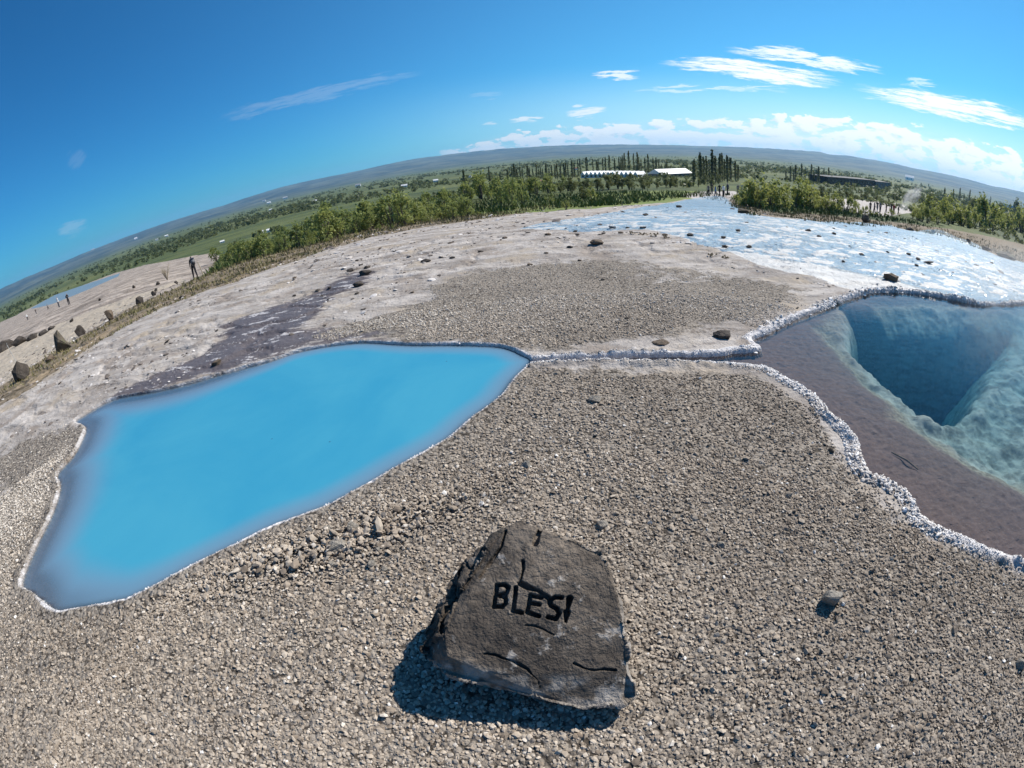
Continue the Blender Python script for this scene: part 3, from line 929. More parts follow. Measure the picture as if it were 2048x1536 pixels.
def rubble():
    """flakes and dark crumbs lying on the sinter flat and in the mud strip"""
    x, y, r = polar_points(15000, 4.5, 34, -70, 66, 1.0)
    ss_ = sdf(pS, x, y); sg = np.minimum(sdf(pG1, x, y), sdf(pG2, x, y)); wsd = np.minimum(sdf(pA, x, y), sdf(pB, x, y)); sf = sdf(pF, x, y)
    cl_ = fbm2(x * .55, y * .9, 81, 5)
    k = ((ss_ < .3) | (sdf(pBa, x, y) < 0)) & (sg > .1) & (wsd > .15) & (cl_ > .02) & ((sf > 0) | (RNG.random(len(x)) < .16))
    x, y, r, cl_ = x[k], y[k], r[k], cl_[k]
    s = r * .0032 * RNG.lognormal(0, .6, len(x))
    tone = np.where(RNG.random(len(x)) < .5, RNG.uniform(.05, .42, len(x)), RNG.uniform(.5, .9, len(x)))
    z = gz(x, y) + s * .1
    rot = np.stack([RNG.normal(0, .25, len(x)), RNG.normal(0, .25, len(x)), RNG.uniform(0, 6.28, len(x))], 1)
    mr = stone_material('sinter_flake', [(0.0, (.06, .05, .045)), (.35, (.17, .14, .12)), (.6, (.42, .38, .35)), (1.0, (.62, .59, .57))])
    scatter('rubble', np.stack([x, y, z], 1), s, rot, tone, mr, 1, 6, .6, .22)


def crust():
    """white knobbly sinter along the pool rims"""
    P, S = [], []
    def along(Q, n, off0, off1, s0, s1, seg=None):
        d = np.hypot(*np.diff(Q, axis=0).T); c = np.concatenate([[0], np.cumsum(d)])
        u = RNG.random(n) * c[-1]
        px_, py_ = np.interp(u, c, Q[:, 0]), np.interp(u, c, Q[:, 1])
        nx = np.interp(u, c, np.gradient(Q[:, 1])); ny = -np.interp(u, c, np.gradient(Q[:, 0])); l = np.hypot(nx, ny) + 1e-9
        o = RNG.uniform(off0, off1, n)
        P.append(np.stack([px_ - nx / l * o, py_ - ny / l * o], 1)); S.append(RNG.uniform(s0, s1, n) * (.45 + 1.2 * vn2(px_ * 2.2, py_ * 2.2, 91) ** 1.6))
    along(_up[_up[:, 0] < 2.5], 1500, -.01, .05, .004, .012)
    along(_up[_up[:, 0] > 2.3], 4200, -.03, .15, .008, .034)
    along(_dn[_dn[:, 0] > 2.0], 7000, -.02, .12, .005, .021)
    along(_dn[_dn[:, 0] < 2.1], 1700, -.01, .05, .004, .012)
    along(np.vstack([pA, pA[:1]]), 1900, -.008, .035, .004, .011)
    P, S = np.vstack(P), np.concatenate(S)
    wsd = np.minimum(sdf(pA, P[:, 0], P[:, 1]), sdf(pB, P[:, 0], P[:, 1]))
    k = (wsd > -.03) & (wsd < .2) & (RNG.random(len(P)) < np.clip(1.9 * fbm2(P[:, 0] * 1.9, P[:, 1] * 1.9, 93, 4) + .62, .04, 1))
    P, S, wsd = P[k], S[k], wsd[k]
    z = np.maximum(gz(P[:, 0], P[:, 1]), WL - .005) + S * .12
    S = S * RNG.lognormal(-.12, .3, len(P))
    rot = RNG.normal(0, .5, (len(P), 3)); rot[:, 2] = RNG.uniform(0, 6.28, len(P))
    tone = np.clip(RNG.normal(.52, .24, len(P)) - wsd * 1.5 + .7 * fbm2(P[:, 0] * 3, P[:, 1] * 3, 94, 3), 0, 1)
    mc = stone_material('sinter_knob', [(0.0, (.34, .305, .28)), (.35, (.58, .545, .515)), (.7, (.76, .735, .71)), (1.0, (.86, .845, .83))])
    scatter('sinter_crust', np.column_stack([P, z]), S, rot, tone, mc, 2, 6, .8, .38, True)


gravel()
rubble()
crust()


# ------------------------------------------------------------------ rocks
def px_z(u, v, z):
    R = rays([(u, v)])[0]
    t = (CAM_H - z) / -R[2]
    return np.array((R[0] * t, R[1] * t, z))


def basalt(name, dark, lite, lichen, amt=.62, scale=3.0):
    m, t = mat(name)
    co = t.n('ShaderNodeTexCoord').outputs['Object']
    n1, n2, n3 = t.noise(co, scale, 8.0, .68), t.noise(co, scale * 7, 5.0, .65), t.noise(co, scale * 30, 3.0, .6)
    c = t.mix(t.ss(n1, .36, .64), dark, lite)
    c = t.mix(t.m('MULTIPLY', t.ss(n2, .46, .70), .75), c, dark)
    c = t.mix(t.m('MULTIPLY', t.ss(t.noise(co, scale * .55, 4.0, .6), .42, .62), .6), c, dark)
    pat = t.ss(t.m('ADD', t.noise(co, scale * 1.3, 6.0, .7, .6), t.m('MULTIPLY', t.m('SUBTRACT', n2, .5), .4)), amt, amt + .09)
    c = t.mix(t.m('MULTIPLY', pat, .8), c, lichen)
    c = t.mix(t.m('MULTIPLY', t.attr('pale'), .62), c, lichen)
    c = t.mix(t.m('MULTIPLY', t.attr('dark'), .72), c, tuple(q * .55 for q in dark))  # shade of the name stone's left flank, put into the colour
    v = t.n('ShaderNodeTexVoronoi', {'Vector': t.n('ShaderNodeVectorMath', {0: co, 1: t.vmul(t.n('ShaderNodeTexNoise', {'Vector': co, 'Scale': scale * 2, 'Detail': 4.0}).outputs['Color'], (.35, .35, .35))}, operation='ADD').outputs[0], 'Scale': scale * 1.6}, feature='DISTANCE_TO_EDGE')
    crack = t.ss(v.outputs['Distance'], 0.0, .03)
    h = t.m('ADD', t.m('ADD', t.m('MULTIPLY', n1, .045), t.m('MULTIPLY', n2, .026)), t.m('ADD', t.m('MULTIPLY', n3, .006), t.m('MULTIPLY', crack, .0015)))
    b = t.n('ShaderNodeBsdfPrincipled', {'Base Color': c, 'Roughness': .88, 'Specular IOR Level': .25, 'Normal': t.n('ShaderNodeBump', {'Height': h, 'Strength': 1.0, 'Distance': 1.0}).outputs[0]})
    t.n('ShaderNodeOutputMaterial', {'Surface': b.outputs[0]})
    return m


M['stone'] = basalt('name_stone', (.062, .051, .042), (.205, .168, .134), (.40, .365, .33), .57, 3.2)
M['rock'] = basalt('dark_rock', (.040, .033, .028), (.115, .096, .080), (.20, .18, .15), .62, 2.4)
M['brown'] = basalt('brown_rock', (.085, .060, .042), (.19, .15, .11), (.30, .26, .20), .58, 2.2)
M['pale'] = basalt('pale_rock', (.27, .24, .20), (.44, .40, .35), (.56, .53, .49), .6, 7)
M['moss'] = basalt('mossy_rock', (.060, .050, .038), (.16, .13, .095), (.08, .14, .03), .55, 1.5)


def name_stone():
    Fc = [(1042, 1041, .50), (1014, 1051, .49), (1076, 1058, .49), (1127, 1075, .47), (1202, 1106, .425), (1216, 1130, .405), (1233, 1185, .355), (1247, 1239, .295), (1254, 1325, .19),
          (1235, 1342, .175), (1076, 1358, .16), (973, 1308, .22), (895, 1312, .262), (891, 1273, .305), (919, 1178, .385)]
    Sd = [(884, 1340, .195), (1035, 1382, .14), (1161, 1414, .095), (1240, 1402, .095), (1260, 1392, .085), (930, 1122, .33), (902, 1164, .30), (870, 1225, .25), (848, 1298, .195)]
    P = [px_z(*p) for p in Fc + Sd]
    zg = -.06
    P += [np.array(p) for p in ((-.36, 1.38, zg), (-.33, 1.12, zg), (-.10, .98, zg), (.24, .90, zg), (.335, .86, zg), (.37, 1.0, zg), (.38, 1.28, zg), (.25, 1.48, zg), (-.05, 1.56, zg), (-.02, 1.60, .2), (.37, 1.25, .12))]
    bm = bmesh.new()
    for p in P: bm.verts.new(p)
    bmesh.ops.convex_hull(bm, input=bm.verts[:])
    bmesh.ops.delete(bm, geom=[v for v in bm.verts if not v.link_faces], context='VERTS')
    tmp = obj_bm('hull', bm, M['stone'])
    md = tmp.modifiers.new('r', 'REMESH'); md.mode = 'VOXEL'; md.voxel_size = .0034
    dg = bpy.context.evaluated_depsgraph_get()
    me = bpy.data.meshes.new_from_object(tmp.evaluated_get(dg))
    bpy.data.objects.remove(tmp)
    n = len(me.vertices)
    V = np.empty(n * 3, np.float32); me.vertices.foreach_get('co', V); V = V.reshape(-1, 3).astype(float)
    NV = np.empty(n * 3, np.float32); me.vertex_normals.foreach_get('vector', NV); NV = NV.reshape(-1, 3).astype(float)
    pl = np.array([px_z(*p) for p in Fc]); c0 = pl.mean(0)
    _, _, vt = np.linalg.svd(pl - c0)
    nn = vt[2] * (1 if vt[2][2] > 0 else -1)
    ex = np.cross((0, 1, 0), nn); ex /= np.linalg.norm(ex); ey = np.cross(nn, ex)

    def on_plane(pts):
        R = rays(pts); o = np.array((0, 0, CAM_H))
        t = ((c0 - o) @ nn) / (R @ nn)
        q = o + R * t[:, None] - c0
        return np.stack([q @ ex, q @ ey], 1)
    z6 = lambda pts: [(700 + a / 2.926, 1000 + b / 2.926) for a, b in pts]
    q2 = np.stack([(V - c0) @ ex, (V - c0) @ ey], 1)
    onface = smooth01((NV @ nn - .55) / .25)
    big = fbm3(V * 4.2, 3, 4); fin = fbm3(V * 17, 8, 4)
    ridge = np.abs(fbm3(V * np.array((5.5, 5.5, 9)) + 4, 12, 5))
    side = 1 - onface
    disp = (.016 + .045 * side) * big + (.004 + .010 * side) * fin - .020 * smooth01((.03 - ridge) / .03) * side
    # stepped bedding on the flanks
    bed = np.sin(V[:, 2] * 75 + 9 * big); disp += side * .008 * bed
    st = fbm3(V * np.array((2.6, 6.5, 4)) + 9, 17, 4) * 9; disp += .010 * (np.floor(st) + smooth01((st - np.floor(st)) / .12)) * (.10 + .9 * side)
    V2 = V + NV * disp[:, None]

    def cut(pts, half, depth, taper=None, letter=False):
        var = 1.0 if letter else .08 + 3.0 * np.clip(fbm3(V * 11, 33, 3) + .30, 0, 1); L = on_plane(z6(pts)); best = np.full(n, 9.0)
        for a, b in zip(L[:-1], L[1:]):
            e = b - a; t_ = np.clip(((q2 - a) @ e) / (e @ e + 1e-12), 0, 1)
            d = np.hypot(*(q2 - a - t_[:, None] * e).T) / ((half if taper is None else half * (1 + (taper - 1) * t_)) * var)
            best = np.minimum(best, d)
        return depth * smooth01((1.15 - best) / .3)
    jit = .0016 * np.sin(q2[:, 0] * 300) + .0016 * np.sin(q2[:, 1] * 260)
    q2 = q2 + np.stack([jit, jit[::-1]], 1) * 0 + .0035 * np.stack([fbm3(V * 45, 21, 2), fbm3(V * 45, 22, 2)], 1)
    D = np.zeros(n)
    # facets of the top: the left one and the front lip fall away from broken ridges
    wob = .012 * fbm3(V * 13, 27, 4)
    def fall(a, b, k, lim):
        a, b = on_plane(z6([a, b])); e = (b - a) / np.linalg.norm(b - a)
        d = (q2 - a) @ np.array((-e[1], e[0])) + wob * 2
        return k * np.clip(d, 0, lim)
    F_ = np.maximum(np.maximum(fall((560, 790), (915, 150), .75, .12), fall((1640, 985), (1090, 1030), .16, .10) * (q2[:, 0] > on_plane(z6([(1090, 1030)]))[0][0] - .02)), fall((1110, 1085), (560, 890), .16, .12))
    F_ = F_ + fall((1080, 200), (1530, 420), .10, .08)
    V2 = V2 - nn * (F_ * onface + onface * (.012 * fbm3(V * 9, 29, 4) + .022 * fbm3(V * 3.4, 37, 3)))[:, None]
    letters = [[(862, 500), (842, 625)], [(862, 500), (905, 500), (928, 515), (918, 548), (872, 560)], [(872, 560), (912, 575), (915, 605), (895, 628), (842, 628)],
               [(972, 515), (955, 652)], [(955, 652), (1005, 664)],
               [(1058, 560), (1036, 658)], [(1058, 562), (1120, 575)], [(1048, 606), (1106, 614)], [(1036, 658), (1104, 682)],
               [(1238, 575), (1200, 572), (1168, 590), (1172, 620), (1210, 640), (1222, 668), (1205, 698), (1158, 688)]]
    for s in letters: D = np.maximum(D, cut(s, .0085, .045, None, True))
    D = np.maximum(D, cut([(1284, 578), (1268, 660), (1262, 712)], .013, .045, .35, True))
    D = np.maximum(D, cut([(1012, 360), (1016, 400), (1006, 440), (992, 488)], .006, .03))
    D = np.maximum(D, cut([(992, 490), (1040, 515), (1100, 535), (1140, 565), (1166, 585)], .011, .034))
    for s, h_, d_ in (([(910, 175), (885, 275), (835, 345), (760, 455)], .0065, .026), ([(1112, 170), (1085, 255)], .010, .028),
                      ([(630, 375), (615, 520), (555, 690), (540, 780)], .010, .035), ([(790, 900), (850, 905), (900, 930), (950, 940), (1000, 968), (1040, 990), (1070, 1030), (1100, 1060), (1112, 1100)], .0045, .016), ([(1310, 955), (1370, 985), (1430, 998), (1490, 990), (1556, 1000)], .0045, .016),
                      ([(1030, 735), (1080, 738), (1120, 755), (1190, 790)], .004, .010)):
        D = np.maximum(D, cut(s, h_, d_))
    D = D * np.maximum(onface, smooth01((NV @ nn - .2) / .3))
    V2 = V2 - nn * D[:, None]
    me.vertices.foreach_set('co', np.ascontiguousarray(V2, np.float32).ravel())
    # weathering: a paler worn band along the front lip and right edge; the left flank's shade is darkened into its colour
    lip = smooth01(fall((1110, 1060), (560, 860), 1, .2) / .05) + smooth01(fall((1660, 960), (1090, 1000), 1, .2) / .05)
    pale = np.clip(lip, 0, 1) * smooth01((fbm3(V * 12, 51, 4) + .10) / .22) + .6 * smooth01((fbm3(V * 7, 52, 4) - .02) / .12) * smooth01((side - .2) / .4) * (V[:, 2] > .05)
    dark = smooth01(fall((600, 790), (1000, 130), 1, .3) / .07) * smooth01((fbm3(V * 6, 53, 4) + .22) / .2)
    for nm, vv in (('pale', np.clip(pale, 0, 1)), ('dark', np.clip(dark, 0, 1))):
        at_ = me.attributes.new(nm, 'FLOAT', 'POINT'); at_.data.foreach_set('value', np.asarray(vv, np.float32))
    for p in me.polygons: p.use_smooth = True
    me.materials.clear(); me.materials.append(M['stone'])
    me.update()
    me.name = 'name_stone'
    o = bpy.data.objects.new('name_stone', me); COL.objects.link(o)
    tag(o, 'dark brown boulder with the pool name BLESI carved deep in its sloping top', 'stone')
    # pale chips lodged in the carved letters
    for (u, v), sz, lab in (((985, 430), .022, 'pale chip of stone lodged in the crack above the carved letters'), ((1000, 600), .026, 'pale chip of stone lodged between the carved L and E'),
                            ((1090, 645), .024, 'pale chip of stone lodged in the foot of the carved E')):
        q = on_plane(z6([(u, v)]))[0]
        c = c0 + ex * q[0] + ey * q[1] + nn * .004
        ch = rock_mesh(int(u), 16, .10)
        k = mesh_np('stone_chip', ch[0] * np.array((sz, sz * 1.25, sz * .5)), ch[1], M['pale'])
        k.location = c
        k.rotation_euler = Vector(nn).to_track_quat('Z', 'Y').to_euler()
        tag(k, lab, 'stone chip', 'pale chips lodged in the carved stone')


def rock_mesh(seed, npts=18, rough=.12, sub=2, cut_base=False):
    """an angular stone: hull of scattered points, split finer and roughened; about one unit across"""
    g = np.random.default_rng(seed)
    p = g.normal(size=(npts, 3)); p /= np.linalg.norm(p, axis=1)[:, None]
    p *= g.uniform(.82, 1.0, (npts, 1)) * .5
    bm = bmesh.new()
    for q in p: bm.verts.new(q)
    bmesh.ops.convex_hull(bm, input=bm.verts[:])
    bmesh.ops.delete(bm, geom=[v for v in bm.verts if not v.link_faces], context='VERTS')
    bmesh.ops.subdivide_edges(bm, edges=bm.edges[:], cuts=sub, use_grid_fill=True, smooth=.0)
    bmesh.ops.triangulate(bm, faces=bm.faces[:])
    bm.normal_update(); bm.verts.ensure_lookup_table()
    V = np.array([v.co[:] for v in bm.verts]); N = np.array([v.normal[:] for v in bm.verts])
    V = V + N * (fbm3(V * 5 + seed, seed, 4)[:, None] * rough * 1.4)
    F = np.array([[v.index for v in f.verts] for f in bm.faces])
    bm.free()
    return V, F


def rock(u, v, wpx, hpx, material, label=None, group=None, seed=None, cat='rock', name='rock', deep=.78, sink=.12, npts=18, loc=None, rz=None):
    """a stone standing where the photograph shows its foot (u, v), as wide and high as it shows"""
    p = at_px(u, v) if loc is None else loc
    d = (p - Vector((0, 0, CAM_H))).length
    W, Hh = wpx / FOC * d, hpx / FOC * d
    seed = seed if seed is not None else int(u * 7 + v)
    V, F = rock_mesh(seed, npts, .10, 2 if wpx > 14 else 1)
    V = V / (V.max(0) - V.min(0))
    a = math.atan2(p.x, p.y)
    tall = Hh * 1.04 + sink * W
    V = V * np.array((W, W * deep, tall))
    V[:, 2] -= V[:, 2].min() + sink * W
    c, s = math.cos(-a), math.sin(-a)
    V = np.stack([V[:, 0] * c - V[:, 1] * s, V[:, 0] * s + V[:, 1] * c, V[:, 2]], 1)
    o = mesh_np(name, V, F, material)
    o.location = p + Vector((math.sin(a), math.cos(a), 0)) * W * deep * .35
    o.location.z = p.z
    if label: tag(o, label, cat, group)
    return o


name_stone()
ROW = 'boulders lined up along the walking path'
for u, v, w_, h_, mt, lab, g in (
        (47, 760, 36, 33, 'rock', 'rounded dark boulder with a thin rod behind it, beside beige path', ROW),
        (132, 702, 32, 38, 'moss', 'tall wedge of dark stone with green moss, standing by beige path', ROW),
        (163, 670, 22, 18, 'rock', 'grey flat-topped boulder just behind the mossy wedge stone', ROW),
        (222, 641, 17, 19, 'brown', 'pale brown pointed boulder alone at path edge beyond mossy wedge', ROW),
        (282, 610, 17, 13, 'rock', 'grey blocky boulder on path edge, two along from the mossy wedge', ROW),
        (104, 722, 22, 9, 'brown', 'low brown stone in the dry grass between rod boulder and mossy wedge', ROW),
        (309, 592, 11, 9, 'rock', 'small dark boulder at dry grass edge, right of the grey blocky one', ROW),
        (312, 581, 8, 5, 'rock', 'flat black stone just above the small dark boulder on path', ROW),
        (353, 571, 8, 8, 'rock', 'small black upright stone below the hiker', ROW),
        (316, 569, 10, 6, 'rock', 'black flattish stone below the bare dry bush', ROW),
        (269, 578, 7, 6, 'brown', 'small brown stone on pale strip above the beige path', ROW),
        (145, 643, 9, 6, 'rock', 'small dark stone at upper edge of the beige path', ROW),
        (200, 602, 6, 5, 'rock', 'small dark stone on bare slope right of the people', ROW),
        (1445, 678, 36, 13, 'rock', 'flat dark brown rock on gravel above the bend of the channel', None),
        (1656, 1214, 36, 30, 'pale', 'crumbly tan stone alone on the gravel, casting a black shadow', None),
        (1780, 564, 32, 12, 'brown', 'reddish brown slab in the shallow stream above the clear pool lip', None),
        (1730, 448, 17, 15, 'brown', 'brown upright stone on far bank of the white stream', None),
        (1662, 905, 14, 8, 'brown', 'small brown stone against the white crust of the clear pool', None),
        (1487, 427, 28, 9, 'moss', 'low mossy mound in the white stream below the group of walkers', None),
        (1973, 502, 20, 8, 'moss', 'greenish hummock at far edge of the white stream', None),
        (2012, 517, 44, 9, 'moss', 'long low mossy hummock at right end of stream bank', None),
        (1818, 461, 18, 6, 'rock', 'long flat dark rock on far edge of the white stream', None),
        (1866, 466, 9, 7, 'rock', 'small black rock beside the long flat one on stream edge', None),
        (1936, 487, 9, 8, 'rock', 'round black rock at stream edge between two mossy hummocks', None),
        (1320, 690, 40, 5, 'brown', 'flat brown slab half sunk in gravel above the channel', None),
        (436, 730, 22, 9, 'brown', 'brown crusted lump at lower edge of the dark mud strip', None)):
    rock(u, v, w_, h_, M[mt], lab, g, deep=.6 if mt == 'moss' and w_ == 32 else .78, npts=9 if (u, v) == (132, 702) else 16)
for u, v, w_, h_ in ((8, 702, 46, 16), (40, 690, 34, 13), (66, 678, 26, 9), (88, 668, 22, 7), (104, 658, 18, 6), (-12, 712, 40, 18)):  # dark lumps added in place of the shadow along the bank
    rock(u, v, w_, h_, M['rock'], 'black lump standing in for shade on the bank above the beige path at far left', 'black lumps standing in for shade on the bank at far left', sink=.1, deep=.5)
for u, v, w_ in ((1476, 466, 11), (1447, 480, 12), (1450, 499, 14), (1497, 499, 13), (1616, 464, 14), (1637, 475, 11), (1668, 470, 10), (1686, 526, 8), (1724, 513, 13), (1817, 512, 10), (1836, 522, 10),
                 (1833, 534, 9), (1287, 458, 13), (1151, 464, 9), (1291, 432, 12), (1357, 417, 12), (1380, 474, 14), (1255, 459, 9), (1610, 444, 6), (1737, 464, 6), (1775, 507, 7), (1700, 493, 7)):
    rock(u, v, w_, w_ * .36, M['rock'], 'dark rock poking out of the shallow white stream', 'dark rocks scattered in the white stream', sink=.05)
for u, v, w_ in ((730, 553, 26), (719, 577, 24), (636, 585, 11), (589, 592, 9), (643, 593, 9), (715, 591, 10), (703, 545, 16), (660, 580, 9), (735, 540, 14)):
    rock(u, v, w_, w_ * .36, M['rock'], 'dark crusty clod along the purple grey mud strip', 'dark clods along the mud strip', sink=.05)
for u, v, w_ in ((825, 587, 9), (853, 528, 22), (848, 464, 7), (715, 524, 9), (722, 533, 9), (1096, 474, 14), (1241, 469, 12), (1207, 470, 9), (1155, 472, 10), (1194, 492, 28), (1140, 499, 14), (1093, 511, 10),
                 (1010, 480, 12), (960, 505, 12), (1330, 472, 12), (905, 520, 12), (1060, 530, 12), (1255, 640, 12), (1205, 560, 10), (900, 490, 10), (760, 500, 8), (1160, 520, 9), (590, 560, 9)):
    rock(u, v, w_, w_ * .3, M['rock' if (u + v) % 2 else 'brown'], 'dark lump lying on the pale sinter flat', 'dark lumps on the pale sinter flat', sink=.06)
rock(684, 1100, 48, 22, M['pale'], 'largest flat pale slab in the stone heap beside the blue pool', 'pale broken stones heaped by the blue pool')
rock(706, 1062, 26, 22, M['pale'], 'knobbly pale stone on top of the heap beside the blue pool', 'pale broken stones heaped by the blue pool')
for u, v, w_ in ((655, 1062, 18), (744, 1132, 20), (622, 1066, 18), (640, 1080, 15), (760, 1102, 16), (612, 1086, 16), (735, 1078, 14), (665, 1130, 18), (590, 1098, 16), (548, 1126, 17), (770, 1140, 14), (520, 1150, 16),
                 (630, 1120, 15), (700, 1140, 14), (580, 1140, 15), (500, 1135, 15), (455, 1150, 14)):
    rock(u, v, w_, w_ * .55, M['pale'], 'pale angular stone in the heap beside the blue pool', 'pale broken stones heaped by the blue pool')
for u, v, w_, h_, lab in ((1203, 1056, 26, 12, 'pale flat stone on gravel just above the carved boulder'), (1190, 806, 26, 12, 'pale flat chip on gravel below the channel'),
                          (1053, 935, 22, 12, 'pale chip standing in gravel between blue pool and carved boulder'), (1440, 1095, 18, 8, 'small pale stone on gravel right of the carved boulder'),
                          (2034, 1335, 22, 14, 'grey angular stone on the gravel at far right')):
    rock(u, v, w_, h_, M['pale'], lab, None)


# ------------------------------------------------------------------ small tubes and boxes
def tube(bm, P, Rr, sides=6, cap=True):
    P = [Vector(p) for p in P]
    rings = []
    for i, p in enumerate(P):
        d = (P[min(i + 1, len(P) - 1)] - P[max(i - 1, 0)]).normalized()
        a = d.orthogonal().normalized(); b = d.cross(a)
        r = Rr[i] if isinstance(Rr, (list, tuple)) else Rr
        rings.append([bm.verts.new(p + (a * math.cos(k * 2 * math.pi / sides) + b * math.sin(k * 2 * math.pi / sides)) * r) for k in range(sides)])
    for r0, r1 in zip(rings[:-1], rings[1:]):
        for k in range(sides):
            bm.faces.new((r0[k], r0[(k + 1) % sides], r1[(k + 1) % sides], r1[k]))
    if cap:
        bm.faces.new(rings[0][::-1]); bm.faces.new(rings[-1])
    return rings


def box(bm, x0, x1, y0, y1, z0, z1):
    v = [bm.verts.new(p) for p in ((x0, y0, z0), (x1, y0, z0), (x1, y1, z0), (x0, y1, z0), (x0, y0, z1), (x1, y0, z1), (x1, y1, z1), (x0, y1, z1))]
    for f in ((0, 3, 2, 1), (4, 5, 6, 7), (0, 1, 5, 4), (1, 2, 6, 5), (2, 3, 7, 6), (3, 0, 4, 7)):
        bm.faces.new([v[i] for i in f])


M['metal'] = simple('grey_metal', (.35, .35, .34), .5, .15)
M['wood'] = simple('dry_wood', (.36, .30, .22), .9, .3, 12)
M['stick'] = simple('wet_stick', (.22, .16, .10), .8, .3, 12)


def rod_and_sticks():
    p = at_px(40, 738); d = (p - Vector((0, 0, CAM_H))).length
    bm = bmesh.new(); tube(bm, [(0, 0, -.2), (-.25, .05, .55), (-.50, .10, 1.05)], .011)
    tube(bm, [(-.50, .10, 1.05), (-.52, .10, 1.09), (-.50, .12, 1.12), (-.47, .11, 1.09)], .008)
    o = obj_bm('rope_post', bm, M['metal']); o.location = p
    tag(o, 'thin leaning metal rod with a loop at its tip, behind the rounded boulder', 'rope post')
    a, b = px_z(1775, 926, WL - .16), px_z(1828, 961, WL - .16)
    za, zb = float(gz(a[0], a[1])[0]) + .012, float(gz(b[0], b[1])[0]) + .012
    bm = bmesh.new(); q = (a + b) / 2
    tube(bm, [(a[0], a[1], za), (q[0] + .01, q[1] - .012, (za + zb) / 2 + .01), (b[0], b[1], zb)], [.007, .008, .005])
    tag(obj_bm('stick', bm, M['stick']), 'thin straight stick lying on the brown mud bed of the clear pool', 'stick')
    p = at_px(335, 560); d = (p - Vector((0, 0, CAM_H))).length; Hh = 30 / FOC * d
    t = empty('dead_bush', p); tag(t, 'bare dry bush of pale twigs on slope left of the hiker', 'bush')
    g = np.random.default_rng(3)
    bm = bmesh.new()
    for k in range(16):
        a, l = g.uniform(0, 6.28), g.uniform(.55, 1.0) * Hh
        e = Vector((math.cos(a) * l * .42, math.sin(a) * l * .42, l))
        tube(bm, [(0, 0, -.05), e * .5 + Vector((g.normal(0, .06), g.normal(0, .06), .1)), e], [.03, .022, .010], 5)
        for _ in range(2):
            s = e * g.uniform(.4, .8); tube(bm, [s, s + Vector((g.normal(0, .22), g.normal(0, .22), .3))], [.014, .006], 4)
    obj_bm('branch', bm, M['wood'], t)


rod_and_sticks()


# ------------------------------------------------------------------ plants
def leaf_material(name, dark, lite, gold):
    m, t = mat(name)
    tone = t.attr('tone')
    rnd = t.n('ShaderNodeObjectInfo').outputs['Random']
    c = t.mix(tone, dark, lite)
    c = t.mix(t.m('MULTIPLY', rnd, .8), c, gold)
    d = t.n('ShaderNodeBsdfPrincipled', {'Base Color': c, 'Roughness': .6, 'Specular IOR Level': .3})
    tl = t.n('ShaderNodeBsdfTranslucent', {'Color': t.mix(.5, c, gold)})
    mx = t.n('ShaderNodeMixShader', {0: .42, 1: d.outputs[0], 2: tl.outputs[0]})
    t.n('ShaderNodeOutputMaterial', {'Surface': mx.outputs[0]})
    return m


M['leaf_birch'] = leaf_material('birch_leaves', (.082, .118, .036), (.235, .290, .088), (.31, .335, .10))
M['leaf_willow'] = leaf_material('willow_leaves', (.092, .125, .036), (.255, .300, .088), (.35, .36, .105))
M['leaf_poplar'] = leaf_material('poplar_leaves', (.045, .064, .034), (.115, .138, .064), (.13, .14, .062))
M['leaf_dark'] = leaf_material('dark_leaves', (.045, .066, .030), (.125, .155, .060), (.165, .175, .065))
M['bark'] = simple('bark', (.12, .10, .08), .9, .35, 9)


def leaf_cards(C, size, g, droop=0.0):
    """small folded leaf sprays at the points C, returns verts and quads"""
    n = len(C)
    a = g.normal(size=(n, 3)); a /= np.linalg.norm(a, axis=1)[:, None]
    b = np.cross(a, g.normal(size=(n, 3))); b /= np.linalg.norm(b, axis=1)[:, None]
    s = size * g.uniform(.55, 1.25, (n, 1)); a = a * s; b = b * s * .62
    V = np.stack([C - a, C + b * .9, C + a, C - b * .9], 1).reshape(-1, 3)
    F = np.arange(n * 4).reshape(n, 4)
    return V, F


def shrub_proto(name, seed, leaf, mat_key, lobes=9, wid=.55, n=900, lsize=.062, label_kind=None):
    g = np.random.default_rng(seed)
    root = empty(name, (0, 0, -500))
    cs, rs = [], []
    for k in range(lobes):
        a = g.uniform(0, 6.28); h = g.uniform(.18, .86); rad = wid * math.sqrt(g.random()) * (1.05 - .6 * max(0, h - .35))
        cs.append((math.cos(a) * rad * .8, math.sin(a) * rad * .8, h)); rs.append(g.uniform(.13, .24) * (1.15 - .5 * h))
    cs, rs = np.array(cs), np.array(rs)
    i = g.integers(0, lobes, n)
    d = g.normal(size=(n, 3)); d /= np.linalg.norm(d, axis=1)[:, None]
    C = cs[i] + d * rs[i][:, None] * (g.random((n, 1)) ** .45) * np.array((1, 1, .95))
    # upright shoots standing out of the outline
    m = n // 7
    j = g.integers(0, lobes, m); t = g.random(m)
    C = np.concatenate([C, cs[j] + np.stack([g.normal(0, .05, m), g.normal(0, .05, m), rs[j] * .5 + t * .22], 1)])
    C[:, 2] = np.maximum(C[:, 2], .02)
    V, F = leaf_cards(C, lsize, g)
    tone = np.repeat(np.clip(g.normal(.5, .28, len(C)) + .35 * (vn3(C * 5, seed) - .5), 0, 1), 4)
    crown = mesh_np('crown', V, F, M[mat_key], root, attrs={'tone': tone})
    bm = bmesh.new()
    for k in range(min(lobes, 7)):
        c = cs[k]; tube(bm, [(c[0] * .1, c[1] * .1, -.04), (c[0] * .5, c[1] * .5, c[2] * .55), (c[0], c[1], c[2])], [.022, .015, .006], 5)
    trunk = obj_bm('trunk', bm, M['bark'], root)
    kids(root, crown, trunk)
    return root


